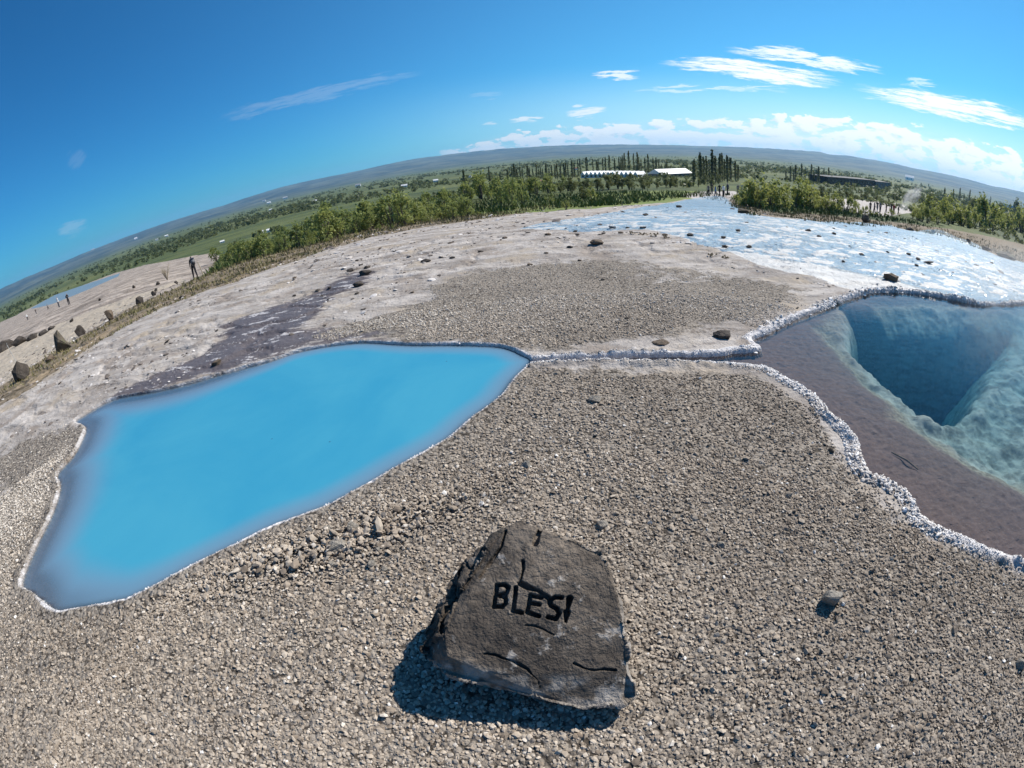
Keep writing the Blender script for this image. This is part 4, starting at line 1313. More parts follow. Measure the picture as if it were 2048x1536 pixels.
def poplar_proto(seed, n=520):
    g = np.random.default_rng(seed)
    root = empty('poplar_tree', (0, 0, -500))
    h = g.random(n) ** .8 * .97 + .05
    prof_ = .085 * np.clip(np.minimum((h - .02) / .12, 1) * (1.08 - h) ** .55, 0.01, 1) * (1 + .35 * np.sin(h * 40 + seed))
    a = g.uniform(0, 6.28, n); rr = prof_ * np.sqrt(g.random(n))
    C = np.stack([np.cos(a) * rr + .012 * np.sin(h * 9 + seed), np.sin(a) * rr, h], 1)
    V, F = leaf_cards(C, .030, g)
    V = V * np.array((1, 1, 1.0))
    tone = np.repeat(np.clip(g.normal(.5, .3, n), 0, 1), 4)
    crown = mesh_np('crown', V, F, M['leaf_poplar'], root, attrs={'tone': tone})
    bm = bmesh.new(); tube(bm, [(0, 0, -.03), (.004, 0, .5), (0, 0, .95)], [.016, .010, .002], 6)
    for k in range(10):
        z = .12 + k * .075; b_ = g.uniform(0, 6.28); tube(bm, [(0, 0, z), (math.cos(b_) * .05, math.sin(b_) * .05, z + .07)], [.005, .002], 4)
    trunk = obj_bm('trunk', bm, M['bark'], root)
    kids(root, crown, trunk)
    return root


BIRCH = [shrub_proto('birch_shrub', s, 0, 'leaf_birch', 12, .48, 620, .050) for s in (11, 12, 13, 14)]
WILLOW = [shrub_proto('willow_shrub', s, 0, 'leaf_willow', 10, .55, 520, .052) for s in (21, 22, 23)]
DARK = [shrub_proto('bushy_tree', s, 0, 'leaf_dark', 12, .42, 640, .052) for s in (31, 32, 33)]
POPLAR = [poplar_proto(s) for s in (41, 42, 43, 44)]
USED = set()


def plant(protos, u, vb, vt, label, cat, group, wide=1.0, rnd=random, least=.3):
    p = at_px(u, vb)
    d = math.hypot(p.x, p.y)
    e0, e1 = az_el([(u, vb)])[1][0], az_el([(u, vt)])[1][0]
    H_ = max(least, (math.tan(e1) - math.tan(e0)) * d)
    pr = rnd.choice(protos)
    sc = (H_ * wide, H_ * wide, H_ / (1.0 if protos is POPLAR else 1.05))
    if pr.name not in USED:
        USED.add(pr.name); o = pr
        o.location = p; o.rotation_euler = (0, 0, rnd.uniform(0, 6.28)); o.scale = sc
    else:
        o = copy_tree(pr, p, rnd.uniform(0, 6.28), sc)
    return tag(o, label, cat, group)


def band(protos, line, n, label, cat, group, jv=5, jt=.22, wide=(.85, 1.2), seed=1):
    rn = random.Random(seed)
    L = np.array(line, float)
    for k in range(n):
        t = (k + rn.uniform(-.45, .45)) / max(1, n - 1) * (len(L) - 1); t = min(max(t, 0), len(L) - 1.001)
        i = int(t); q = L[i] * (1 - t + i) + L[i + 1] * (t - i)
        vb = q[1] + rn.uniform(-jv, jv); hh = (q[1] - q[2]) * (1 + rn.choice((rn.uniform(-jt * 2.4, -jt * .6), rn.uniform(-jt, jt * 1.5))))
        plant(protos, q[0] + rn.uniform(-3, 3), vb, vb - hh, label, cat, group, rn.uniform(*wide), rn)


GL = 'shrubs along the far edge of the pale flat, left of the stream'
L1 = [(425, 528, 506), (470, 524, 490), (520, 513, 472), (570, 500, 452), (620, 488, 440), (670, 478, 412), (720, 464, 408), (770, 455, 404), (820, 447, 398), (870, 440, 395), (905, 437, 390), (945, 430, 400)]
band(BIRCH, L1, 46, 'leafy green birch shrub in the thicket edging the pale flat', 'shrub', GL, 4, .25, (.8, 1.15), 2)
band(BIRCH, [(a, b - 16, c - 3) for a, b, c in L1[2:]], 26, 'leafy green birch shrub in the thicket edging the pale flat', 'shrub', GL, 5, .25, (.8, 1.1), 3)
band(WILLOW, [(430, 533, 524), (560, 508, 494), (700, 474, 460), (850, 446, 432), (960, 428, 412)], 22, 'low yellow green willow bush in front of the birch thicket', 'shrub', GL, 2, .3, (1.0, 1.5), 4)
plant(BIRCH, 888, 438, 374, 'tall dark birch shrub at right end of the thicket on the left', 'shrub', GL, .62)
plant(BIRCH, 1024, 415, 346, 'tallest green birch tree standing alone at the edge of the meadow', 'tree', None, .55)
plant(BIRCH, 1002, 412, 366, 'birch shrub leaning against left side of the tallest birch', 'shrub', None, .6)
plant(BIRCH, 1046, 411, 364, 'birch shrub leaning against right side of the tallest birch', 'shrub', None, .6)
plant(DARK, 1166, 404, 361, 'dark leafy bush at left end of the green meadow', 'shrub', None, .6)
plant(WILLOW, 1183, 403, 366, 'paler leafy bush beside the dark one at left end of meadow', 'shrub', None, .6)
plant(WILLOW, 1100, 410, 386, 'small rounded willow bush between the tallest birch and the meadow', 'shrub', None, .9)
plant(WILLOW, 1132, 420, 398, 'low yellow green bush at near edge of the meadow', 'shrub', None, .9)
GM = 'bushes behind the meadow'
band(BIRCH, [(930, 405, 352), (990, 396, 352), (1060, 388, 354), (1130, 382, 355)], 24, 'green birch growing below the poplar row, behind the tallest birch', 'tree', GM, 4, .2, (.7, 1.0), 5)
band(DARK, [(1120, 384, 358), (1220, 380, 353), (1330, 376, 351), (1440, 370, 349)], 30, 'dark bushy tree growing between the meadow and the white buildings', 'tree', GM, 2, .2, (.7, 1.1), 6)
GR = 'shrubs beyond the white stream on the right'
band(WILLOW, [(1472, 412, 376), (1500, 415, 366), (1540, 418, 364), (1600, 416, 366), (1640, 420, 380), (1700, 426, 395), (1750, 431, 418), (1800, 436, 424)], 36, 'yellow green willow shrub beyond the white stream, left of the steam', 'shrub', GR, 4, .25, (.8, 1.2), 7)
band(DARK, [(1590, 396, 368), (1680, 398, 380), (1750, 402, 390), (1850, 406, 396)], 24, 'dark green bushy tree below the long brown building', 'tree', GR, 3, .2, (.8, 1.2), 8)
band(WILLOW, [(1825, 438, 408), (1870, 444, 400), (1920, 452, 398), (1970, 458, 402), (2020, 462, 408), (2060, 470, 414)], 32, 'yellow green willow shrub beyond the white stream, right of the steam', 'shrub', GR, 4, .25, (.8, 1.2), 9)
band(DARK, [(1850, 420, 388), (1950, 434, 402), (2050, 444, 412)], 16, 'dark green bushy tree rising behind the willows right of the steam', 'tree', GR, 4, .25, (.7, 1.0), 10)
M['leaf_heath'] = leaf_material('heath_leaves', (.10, .075, .055), (.26, .20, .145), (.24, .20, .12))
HEATH = [shrub_proto('heather_clump', s, 0, 'leaf_heath', 9, 1.25, 420, .11) for s in (61, 62)]
GH = 'brown heather clumps on the pale flat beside the stream'
for u, v, h_ in ((1262, 470, 5), (1286, 471, 6), (1308, 474, 7), (1330, 479, 6), (1425, 514, 5), (1452, 519, 5)):
    plant(HEATH, u, v, v - h_, 'low brown heather clump on the pale flat near the white stream', 'heather', GH, 1.5, random, .07)
GP = 'slender trees standing in rows'
band(POPLAR, [(1028, 364, 334), (1090, 360, 330), (1152, 356, 324)], 26, 'slender tree in the dense row left of the white gabled building', 'tree', GP, 2, .09, (.9, 1.3), 11)
band(POPLAR, [(1154, 352, 316), (1220, 350, 315), (1275, 350, 306), (1322, 352, 322)], 27, 'slender tree in the row rising behind the white gabled building', 'tree', GP, 1, .11, (.7, 1.1), 12)
band(POPLAR, [(1386, 366, 318), (1425, 364, 308), (1450, 364, 309), (1478, 364, 328)], 22, 'slender tall tree in the grove above the group of walkers', 'tree', GP, 3, .10, (.8, 1.3), 13)
band(POPLAR, [(930, 388, 348), (980, 378, 342), (1028, 368, 336)], 9, 'slender tree rising out of the birches left of the dense row', 'tree', GP, 3, .2, (.8, 1.2), 14)
band(POPLAR, [(1572, 364, 338), (1620, 364, 336), (1664, 366, 342)], 16, 'slender tree in the row left of the long brown building', 'tree', GP, 2, .2, (1.0, 1.5), 15)
band(POPLAR, [(1886, 402, 376), (1950, 410, 386), (2012, 420, 402)], 14, 'slender tree in the line near the white roof at far right', 'tree', GP, 3, .3, (1.0, 1.4), 16)
band(DARK, [(1160, 364, 353), (1220, 363, 352), (1290, 363, 350), (1385, 362, 351)], 11, 'small dark tree right in front of the white buildings', 'tree', GM, 1, .3, (.8, 1.2), 17)
plant(DARK, 1335, 350, 318, 'broad dark tree standing between the two white buildings', 'tree', None, .5)
plant(DARK, 1842, 372, 364, 'tiny dark tree alone on the far plain, left one of two', 'tree', None, .5)
plant(DARK, 1857, 374, 366, 'tiny dark tree alone on the far plain, right one of two', 'tree', None, .5)


def grass_tufts():
    """dry and green blades on the fringe round the flat"""
    x, y, r = polar_points(90000, 12, 70, -75, 70, 1.0)
    sf = np.minimum(sdf(pFr, x, y), sdf(pFr2, x, y)); ss_ = sdf(pS, x, y); sp = sdf(pPa, x, y); sb = sdf(pBa, x, y)
    cl_ = fbm2(x * .9, y * .9, 95, 4)
    k = ((sf < .2) & (cl_ > -.02 + .16 * smooth01((-x - 7) / 5))) | ((ss_ > .6) & (sb > .3) & (sp > .3) & (cl_ > -.08))
    x, y, r, sf = x[k], y[k], r[k], sf[k]
    z = gz(x, y)
    n = len(x)
    h = (.10 + .16 * RNG.random(n)) * np.where(sf < .2, .7, 1.3) * np.clip(r / 26, .5, 1.6)
    a = RNG.uniform(0, 6.28, n); wv = h * RNG.uniform(.12, .3, n)
    lx, ly = RNG.normal(0, .4, n) * h, RNG.normal(0, .4, n) * h
    b0 = np.stack([x - np.cos(a) * wv, y - np.sin(a) * wv, z - .01], 1); b1 = np.stack([x + np.cos(a) * wv, y + np.sin(a) * wv, z - .01], 1)
    tp = np.stack([x + lx, y + ly, z + h], 1)
    V = np.stack([b0, b1, tp], 1).reshape(-1, 3); F = np.arange(3 * n).reshape(n, 3)
    dry = np.clip(np.where(sf < .2, .72, .10) + .5 * fbm2(x * .5, y * .5, 97, 3) + RNG.normal(0, .18, n), 0, 1)
    m, t = mat('grass_blades')
    c = t.mix(t.attr('dry'), (.075, .11, .026), (.21, .165, .085))
    b = t.n('ShaderNodeBsdfPrincipled', {'Base Color': c, 'Roughness': .7, 'Specular IOR Level': .2})
    t.n('ShaderNodeOutputMaterial', {'Surface': b.outputs[0]})
    tag(mesh_np('grass', V, F, m, attrs={'dry': np.repeat(dry, 3)}), kind='stuff')


def far_woods():
    """scrub and hedge lines scattered over the plain, too far off to count"""
    x, y, r = polar_points(16000, 95, 2600, -72, 72, 1.0)
    cl_ = fbm2(x / 70, y / 70, 101, 4) + .6 * fbm2(x / 300, y / 300, 102, 3)
    lines = np.abs(fbm2(x / 260, y / 420, 103, 4))
    k = (cl_ > .10) | ((lines < .015) & (RNG.random(len(x)) < .7))
    sb = sdf(pBa, x, y) ; k &= sb > 2
    px_ok = np.arctan2(x, y)
    x, y, r = x[k], y[k], r[k]
    z = gz(x, y)
    h = np.clip(r * .006, .9, 4.5) * RNG.lognormal(-.1, .35, len(x))
    h = np.minimum(h, 5.5)
    per = 20
    n = len(x)
    d = RNG.normal(size=(n, per, 3)); d /= np.linalg.norm(d, axis=2)[..., None]; d *= RNG.random((n, per, 1)) ** .4
    C = np.stack([x, y, z], 1)[:, None, :] + d * np.stack([h * .75, h * .75, h * .5], 1)[:, None, :] + np.array((0, 0, 1))[None, None] * (h * .45)[:, None, None]
    C = C.reshape(-1, 3); hh = np.repeat(h, per)
    g = RNG
    a = g.normal(size=(len(C), 3)); a /= np.linalg.norm(a, axis=1)[:, None]; b = np.cross(a, g.normal(size=(len(C), 3))); b /= np.linalg.norm(b, axis=1)[:, None]
    s = (hh * .30 * g.uniform(.6, 1.2, len(C)))[:, None]
    V = np.stack([C - a * s, C + b * s * .8, C + a * s, C - b * s * .8], 1).reshape(-1, 3)
    F = np.arange(len(V)).reshape(-1, 4)
    tone = np.repeat(np.clip(g.normal(.4, .3, len(C)), 0, 1), 4)
    tag(mesh_np('distant_woods', V, F, M['leaf_dark'], attrs={'tone': tone}), kind='stuff')


grass_tufts()
far_woods()

# ------------------------------------------------------------------ buildings
M['white'] = simple('white_paint', (.78, .77, .75), .6, .06, .4)
M['roof_white'] = simple('white_roof', (.66, .66, .66), .5, .05, .3)
M['roof_grey'] = simple('grey_roof', (.30, .30, .31), .6, .15, .3)
M['roof_red'] = simple('red_roof', (.35, .13, .09), .7, .15, .3)
M['roof_black'] = simple('dark_roof', (.045, .04, .04), .7, .2, .2)
M['brown_wall'] = simple('brown_cladding', (.060, .042, .036), .8, .25, .5)
M['slate_wall'] = simple('slate_cladding', (.10, .11, .13), .7, .2, .5)
M['glass'] = simple('window_glass', (.05, .06, .075), .12, .2, 1.0, 0, .6)


def gable(bm, x0, x1, y0, y1, z0, z1, along='y', over=.25):
    """a pitched roof block with its ridge along one axis"""
    x0 -= over; x1 += over; y0 -= over; y1 += over
    if along == 'y':
        xm = (x0 + x1) / 2; P = [(x0, y0, z0), (x1, y0, z0), (xm, y0, z1), (x0, y1, z0), (x1, y1, z0), (xm, y1, z1)]
    else:
        ym = (y0 + y1) / 2; P = [(x0, y0, z0), (x0, y1, z0), (x0, ym, z1), (x1, y0, z0), (x1, y1, z0), (x1, ym, z1)]
    v = [bm.verts.new(p) for p in P]
    for f in ((0, 1, 2), (3, 5, 4), (0, 2, 5, 3), (1, 4, 5, 2), (0, 3, 4, 1)): bm.faces.new([v[i] for i in f])
    bmesh.ops.recalc_face_normals(bm, faces=bm.faces[:])


def site(u0, v0, u1, v1):
    """an Empty at the middle of a front wall that runs between two spots of the photograph"""
    a, b = at_px(u0, v0), at_px(u1, v1)
    a.z = b.z = min(a.z, b.z)
    m = (a + b) / 2
    return m, (b - a).length, math.atan2(b.y - a.y, b.x - a.x)


def part(name, parent, material, *boxes):
    bm = bmesh.new()
    for b in boxes: box(bm, *b)
    return obj_bm(name, bm, material, parent)


def gabled_row():
    m, L, rz = site(1162, 356, 1276, 355)
    t = empty('gabled_building', m, rz); tag(t, 'long low white building with a row of small gabled roofs', 'building')
    h = L * .055; n = 13; s = L / n
    part('wall', t, M['white'], (-L / 2, L / 2, 0, 9, -1, h))
    for k in range(n):
        x0 = -L / 2 + k * s
        bm = bmesh.new(); gable(bm, x0 + .1, x0 + s - .1, -.3, 9.3, h + .02, h + s * .62, 'y', .0)
        obj_bm('roof', bm, M['roof_white'], t)
        part('window', t, M['glass'], (x0 + s * .25, x0 + s * .75, -.06, -.003, h * .25, h * .8))


def long_white():
    m, L, rz = site(1324, 354, 1384, 353)
    t = empty('white_building', m, rz); tag(t, 'low building with a bright white flat roof in two lengths', 'building')
    h = L * .07
    part('wall', t, M['slate_wall'], (-L / 2, L / 2, 0, 8, -1, h))
    for a, b in ((-.5, .2), (.215, .5)):
        bm = bmesh.new(); gable(bm, a * L, b * L, 0, 8, h + .003, h + L * .085, 'x', .3)
        obj_bm('roof', bm, M['roof_white'], t)
    for k in range(6):
        x = -L / 2 + (k + .5) * L / 6; part('window', t, M['glass'], (x - L * .04, x + L * .04, -.06, -.003, h * .3, h * .8))


def hotel():
    m, L, rz = site(1654, 368, 1778, 379)
    t = empty('hotel', m, rz); tag(t, 'long dark brown building with a flat roof and a slate blue end', 'building')
    h = 15.5 / FOC * math.hypot(m.x, m.y); xs = L * .19
    part('wall', t, M['brown_wall'], (-L / 2, xs - .01, 0, 14, -3, h))
    part('annex', t, M['slate_wall'], (xs, L / 2, -1.2, 12, -3, h * .92))
    part('roof', t, M['roof_black'], (-L / 2 - .4, xs, -.5, 14.5, h + .01, h + .45))
    part('roof', t, M['roof_black'], (xs + .01, L / 2 + .4, -1.6, 12.5, h * .92 + .01, h * .92 + .4))
    n = 16
    for fl in (.18, .58):
        for k in range(n):
            x = -L / 2 + (k + .5) * (L * .69) / n; part('window', t, M['glass'], (x - L * .012, x + L * .012, -.08, -.003, h * fl, h * (fl + .22)))
    for k in range(4):
        x = xs + (k + .5) * (L / 2 - xs) / 4; part('window', t, M['glass'], (x - L * .014, x + L * .014, -1.28, -1.203, h * .3, h * .7))


def right_roof():
    m, L, rz = site(2006, 420, 2075, 442)
    t = empty('white_roofed_shed', m, rz); tag(t, 'low shed with a white roof cut off by right edge', 'building')
    h = L * .05
    part('wall', t, M['slate_wall'], (-L / 2, L / 2, 0, 9, -1, h))
    bm = bmesh.new(); gable(bm, -L / 2, L / 2, 0, 9, h + .003, h + L * .11, 'x', .5); obj_bm('roof', bm, M['roof_white'], t)
    for k in range(5):
        x = -L / 2 + (k + .5) * L / 5; part('window', t, M['glass'], (x - L * .04, x + L * .04, -.06, -.003, h * .3, h * .8))


def farmhouse(u, v, wpx, label, group, wall='white', roof='roof_grey', seed=0):
    p = at_px(u, v); d = (p - Vector((0, 0, CAM_H))).length
    W = wpx / FOC * d; a = math.atan2(p.x, p.y)
    t = empty('farmhouse', p, -a + (seed % 5 - 2) * .12); tag(t, label, 'house', group)
    h = W * .30; dp = W * .6
    part('wall', t, M[wall], (-W / 2, W / 2, 0, dp, -W * .2, h))
    bm = bmesh.new(); gable(bm, -W / 2, W / 2, 0, dp, h + .003, h + W * .24, 'x', W * .03); obj_bm('roof', bm, M[roof], t)
    for s in (-.25, .22):
        part('window', t, M['glass'], (W * s - W * .07, W * s + W * .07, -.05, -.003, h * .35, h * .78))


gabled_row(); long_white(); hotel(); right_roof()
FG = 'tiny pale farmhouses far across the plain'
for i, (u, v, w_) in enumerate(((529, 408, 6), (538, 408, 7), (571, 399, 9), (630, 404, 8), (608, 410, 7), (541, 421, 6), (716, 373, 10), (809, 375, 12), (781, 382, 6), (872, 364, 10), (939, 355, 7), (333, 474, 7), (314, 481, 6),
                               (274, 487, 6), (189, 511, 8), (1561, 341, 6))):
    farmhouse(u, v, w_, 'tiny pale farmhouse far across the green plain', FG, 'white', 'roof_white' if i % 2 else 'roof_grey', i)
farmhouse(522, 467, 10, 'small bright white hut above the thicket, left of its twin', 'two white huts above the thicket', 'white', 'roof_white', 1)
farmhouse(540, 464, 12, 'small cream hut above the thicket, right of the white one', 'two white huts above the thicket', 'white', 'roof_white', 3)
farmhouse(445, 486, 9, 'small cream house low on the plain just above the hiker', None, 'white', 'roof_white', 2)
farmhouse(1085, 364, 8, 'small house with a pinkish roof at foot of the dense tree row', None, 'white', 'roof_red', 2)
farmhouse(1151, 340, 9, 'small house with a tan roof showing above the row of trees', None, 'white', 'roof_red', 3)
farmhouse(1819, 361, 16, 'long white farm building alone on the plain right of the brown building', None, 'white', 'roof_white', 2)


# ------------------------------------------------------------------ people
M['skin'] = simple('skin', (.46, .28, .20), .6, .08)
for nm, c in (('black', (.018, .018, .022)), ('navy', (.03, .04, .07)), ('white', (.75, .75, .74)), ('grey', (.14, .14, .15)), ('teal', (.05, .12, .13)), ('brownc', (.10, .07, .05)), ('red', (.30, .05, .05)), ('blue', (.06, .13, .28))):
    M['cloth_' + nm] = simple('cloth_' + nm, c, .85, .2, 5)
M['hair'] = simple('hair', (.035, .024, .018), .6, .2)


def person(u, v, hpx, label, group, jacket, legs, pose=0, face=0.0, seed=0):
    """one continuous body grown round a posed skeleton, feet on the ground"""
    p = at_px(u, v); d = (p - Vector((0, 0, CAM_H))).length
    H_ = min(max(hpx / FOC * d, 1.5), 1.95); k = H_ / 1.75
    g = np.random.default_rng(seed)
    stride = (.0, .16, .26)[pose % 3]
    J, E, Rd = [], [], []

    def jn(pt, r, par=None):
        J.append(pt); Rd.append(r)
        if par is not None: E.append((par, len(J) - 1))
        return len(J) - 1
    pel = jn((0, 0, .95), (.145, .11)); wa = jn((0, .01, 1.10), (.13, .095), pel); ch = jn((0, .015, 1.30), (.165, .11), wa); sh = jn((0, .01, 1.43), (.11, .085), ch)
    nk = jn((0, 0, 1.51), (.055, .055), sh); hd = jn((0, -.015, 1.60), (.080, .092), nk); jn((0, -.01, 1.70), (.072, .082), hd)
    jn((0, -.115, 1.605), (.016, .016), hd)
    for s in (-1, 1):
        st = stride * s
        hip = jn((.09 * s, 0, .88), (.115, .115), pel); kn = jn((.10 * s, -st * .5 - .02, .49), (.082, .085), hip); an = jn((.10 * s, -st + (.04 if st < 0 else 0), .09), (.060, .062), kn)
        he = jn((.105 * s, -st - .02, .045), (.045, .04), an); jn((.115 * s, -st - .17, .035), (.042, .03), he)
        up_ = jn((.19 * s, .01, 1.41), (.062, .062), sh)
        el_ = jn((.25 * s, .03 + st * .4, 1.13), (.046, .046), up_)
        if pose == 3: wr = jn((.13 * s, -.22, 1.28), (.032, .032), el_); dv = Vector((-.3 * s, -.6, .5))
        else: wr = jn((.26 * s, -.10 + st * .7, .90), (.032, .03), el_); dv = Vector((0, -.15, -1))
        dv.normalize(); w0 = Vector(J[wr]); pm = jn(tuple(w0 + dv * .06), (.036, .02), wr)
        sidev = dv.orthogonal().normalized()
        for f in range(4):
            b0 = Vector(J[pm]) + sidev * (.018 * (f - 1.5)); a = jn(tuple(b0 + dv * .045), (.009, .009), pm); jn(tuple(b0 + dv * (.085 - .008 * abs(f - 1.3)) + Vector((-.012 * s, 0, 0))), (.008, .008), a)
        a = jn(tuple(w0 + dv * .05 + sidev * .040), (.010, .010), wr); jn(tuple(w0 + dv * .085 + sidev * .050), (.008, .008), a)
    me = bpy.data.meshes.new('person'); me.from_pydata(J, E, [])
    tmp = bpy.data.objects.new('tmp', me); COL.objects.link(tmp)
    md = tmp.modifiers.new('skin', 'SKIN'); md.use_smooth_shade = True
    for i, sv in enumerate(me.skin_vertices[0].data): sv.radius = Rd[i]; sv.use_root = (i == 0)
    sub = tmp.modifiers.new('sub', 'SUBSURF'); sub.levels = 1
    m2 = bpy.data.meshes.new_from_object(tmp.evaluated_get(bpy.context.evaluated_depsgraph_get()))
    bpy.data.objects.remove(tmp)
    m2.name = 'person'; m2.materials.clear()
    for q in (M['skin'], M['cloth_' + jacket], M['cloth_' + legs], M['hair'], M['cloth_black']): m2.materials.append(q)
    for f in m2.polygons:
        c = f.center; f.use_smooth = True
        hand = abs(c.x) > .10 and ((c.z < .93 and abs(c.x) > .19 and pose != 3) or (pose == 3 and c.y < -.20 and c.z > 1.0))
        if c.z > 1.52: mi = 3 if (c.z > 1.665 or (c.y > .02 and c.z > 1.55)) else 0
        elif hand: mi = 0
        elif c.z > .93 or (abs(c.x) > .19 and c.z > .88): mi = 1
        elif c.z > .10: mi = 2
        else: mi = 4
        f.material_index = mi
    o = bpy.data.objects.new('person', m2); COL.objects.link(o)
    o.location = p; o.scale = (k, k, k); a = math.atan2(p.x, p.y)
    o.rotation_euler = (0, 0, -a + face)
    tag(o, label, 'person', group)
    return o, k


def hiker():
    o, k = person(391, 553, 42, 'hiker in dark clothes walking uphill with a backpack beside the bushes', None, 'black', 'black', 1, math.radians(200), 5)
    t = bpy.data.objects.new('backpack', None); COL.objects.link(t)
    t.location = o.location; t.rotation_euler = o.rotation_euler; t.scale = o.scale
    tag(t, 'dark grey backpack with a paler lid on the hiker', 'backpack')
    for nm, mt, sz, c in (('pack_body', 'cloth_grey', (.17, .10, .25), (0, .22, 1.22)), ('lid', 'cloth_navy', (.16, .10, .06), (0, .21, 1.50)), ('pocket', 'cloth_black', (.12, .04, .11), (0, .335, 1.12))):
        bm = bmesh.new(); bmesh.ops.create_cube(bm, size=2.0)
        bmesh.ops.bevel(bm, geom=bm.edges[:], offset=.35, segments=3, affect='EDGES')
        for v_ in bm.verts: v_.co = Vector((v_.co.x * sz[0] + c[0], v_.co.y * sz[1] + c[1], v_.co.z * sz[2] + c[2]))
        obj_bm(nm, bm, M[mt], t, True)
    for s in (-1, 1):
        bm = bmesh.new(); tube(bm, [(.10 * s, .12, 1.42), (.12 * s, .02, 1.545), (.125 * s, -.12, 1.44), (.12 * s, -.145, 1.28), (.12 * s, .10, 1.05)], .018, 6)
        obj_bm('strap', bm, M['cloth_black'], t)
    q = at_px(406, 547)
    bm = bmesh.new(); hh = 26 / FOC * (q - Vector((0, 0, CAM_H))).length
    tube(bm, [(0, 0, -.05), (-.12, 0, hh * .5), (-.30, .0, hh)], [.045, .04, .03], 7)
    s = obj_bm('wooden_post', bm, M['wood']); s.location = q
    tag(s, 'pale wooden post leaning on the slope beside the hiker', 'post')


hiker()
A_ = 'people standing on the bare slope at far left'
person(139, 610, 22, 'person all in black standing with arms raised on the bare slope', A_, 'black', 'black', 3, .4, 11)
person(119, 615, 23, 'person in a long white coat standing beside the one in black', A_, 'white', 'grey', 0, 2.2, 12)
person(97, 619, 18, 'person in grey jacket and black trousers left of the white coat', A_, 'grey', 'black', 1, 1.0, 13)
person(73, 628, 17, 'person in brownish jacket standing near the white chalk edge, second from left', A_, 'brownc', 'grey', 0, 2.8, 14)
person(56, 640, 22, 'person in white top and black trousers, leftmost of the group', A_, 'white', 'black', 1, 3.3, 15)
B_ = 'walkers gathered at the far end of the white stream'
for i, (u, v, h_, j, l, lab) in enumerate(((1417, 391, 22, 'grey', 'black', 'walker in grey top at left end of the gathered group'), (1431, 395, 24, 'blue', 'grey', 'walker in blue jacket second from left in the gathered group'),
                                           (1439, 392, 24, 'black', 'black', 'walker all in black at the middle of the gathered group'), (1447, 393, 24, 'white', 'black', 'walker in white top at the middle of the gathered group'),
                                           (1455, 391, 25, 'navy', 'black', 'walker in navy jacket right of the one in white'), (1476, 389, 20, 'grey', 'grey', 'walker in grey apart from the group, near the willows'),
                                           (1484, 389, 20, 'teal', 'black', 'walker in teal jacket half hidden by the willows'), (1424, 388, 20, 'black', 'navy', 'walker in black top and navy trousers behind the one in blue'))):
    person(u, v, h_, lab, B_, j, l, i % 3, i * 1.3, 20 + i)
C_ = 'people standing at the steaming spring on the right'
for i, (u, v, h_, j, l, lab) in enumerate(((1740, 424, 20, 'black', 'black', 'person in black at left end of the line by the steam'), (1748, 425, 21, 'navy', 'black', 'person in navy second from left by the steam'),
                                           (1754, 424, 20, 'black', 'grey', 'person in black top and grey trousers by the steam'), (1760, 425, 19, 'grey', 'black', 'person in grey jacket at middle of the line by the steam'),
                                           (1772, 426, 18, 'brownc', 'black', 'person in brown jacket standing alone by the steam'), (1782, 427, 20, 'black', 'navy', 'person in black top and navy trousers near the plume'),
                                           (1787, 428, 19, 'red', 'black', 'person in dark red jacket near the plume'), (1796, 430, 17, 'black', 'black', 'person in black at right end of the line by the plume'))):
    person(u, v, h_, lab, C_, j, l, i % 3, i * 1.1 + .5, 40 + i)


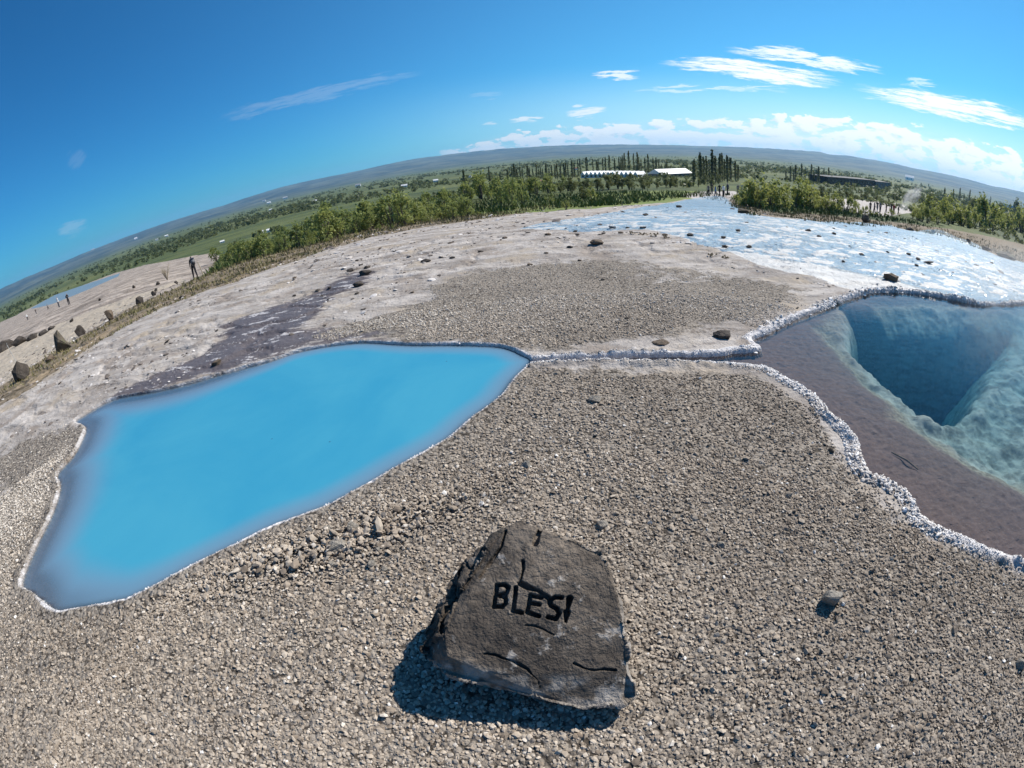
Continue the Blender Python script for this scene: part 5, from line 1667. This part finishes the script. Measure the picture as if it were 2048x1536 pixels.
# ------------------------------------------------------------------ steam and the air
def steam(u, v, wpx, hpx, dens, lean, seed):
    p = at_px(u, v); d = (p - Vector((0, 0, CAM_H))).length
    W, Hh = wpx / FOC * d, hpx / FOC * d
    bm = bmesh.new(); bmesh.ops.create_icosphere(bm, subdivisions=3, radius=1.0)
    for q in bm.verts: q.co = Vector((q.co.x, q.co.y, q.co.z))
    m, t = mat('steam')
    g = t.n('ShaderNodeTexCoord').outputs['Object']
    ln = t.n('ShaderNodeVectorMath', {0: g}, operation='LENGTH').outputs['Value']
    nz = t.noise(g, 1.8, 4.0, .6, .6)
    de = t.m('MULTIPLY', t.m('MULTIPLY', t.ss(ln, 1.0, .35), t.ss(nz, .40, .70)), dens)
    vol = t.n('ShaderNodeVolumePrincipled', {'Color': (.95, .96, .98), 'Density': de, 'Anisotropy': .3})
    t.n('ShaderNodeOutputMaterial', {'Volume': vol.outputs[0]})
    o = obj_bm('steam', bm, m, None, True)
    a = math.atan2(p.x, p.y)
    o.scale = (W / 2, W / 2, Hh / 2)
    o.rotation_euler = (0, math.radians(lean), -a)
    o.location = p + Vector((0, 0, Hh * .45))
    return tag(o, kind='stuff')


steam(1822, 424, 30, 66, .9, 38, 1)
steam(1806, 430, 22, 30, .7, 30, 2)
def steam_veil(c, sx, sy, sz, dens, seed):
    bm = bmesh.new(); bmesh.ops.create_icosphere(bm, subdivisions=3, radius=1.0)
    m, t = mat('steam')
    g = t.n('ShaderNodeTexCoord').outputs['Object']
    ln = t.n('ShaderNodeVectorMath', {0: g}, operation='LENGTH').outputs['Value']
    nz = t.noise(t.n('ShaderNodeVectorMath', {0: g, 1: (seed, 0, 0)}, operation='ADD').outputs[0], 1.6, 3.0, .6, .5)
    de = t.m('MULTIPLY', t.m('MULTIPLY', t.ss(ln, 1.0, .2), t.ss(nz, .38, .70)), dens)
    vol = t.n('ShaderNodeVolumePrincipled', {'Color': (.95, .96, .98), 'Density': de, 'Anisotropy': .3})
    t.n('ShaderNodeOutputMaterial', {'Volume': vol.outputs[0]})
    o = obj_bm('steam', bm, m, None, True)
    o.location = c; o.scale = (sx, sy, sz)
    tag(o, kind='stuff')


steam_veil((9.2, 4.6, .55), 3.4, 2.6, .8, .22, 1.0)
M['haze'], ht = mat('haze')
hv = ht.n('ShaderNodeVolumePrincipled', {'Color': (.30, .64, 1.0), 'Density': 7.5e-5, 'Anisotropy': 0.2})
ht.n('ShaderNodeOutputMaterial', {'Volume': hv.outputs[0]})
bm = bmesh.new(); box(bm, -12000, 12000, -12000, 12000, -52, 330)
tag(obj_bm('haze', bm, M['haze']), kind='stuff')
for pr in BIRCH + WILLOW + DARK + POPLAR + HEATH:
    if pr.name not in USED:
        for ch in KIDS[pr.name]: bpy.data.objects.remove(ch)
        bpy.data.objects.remove(pr)
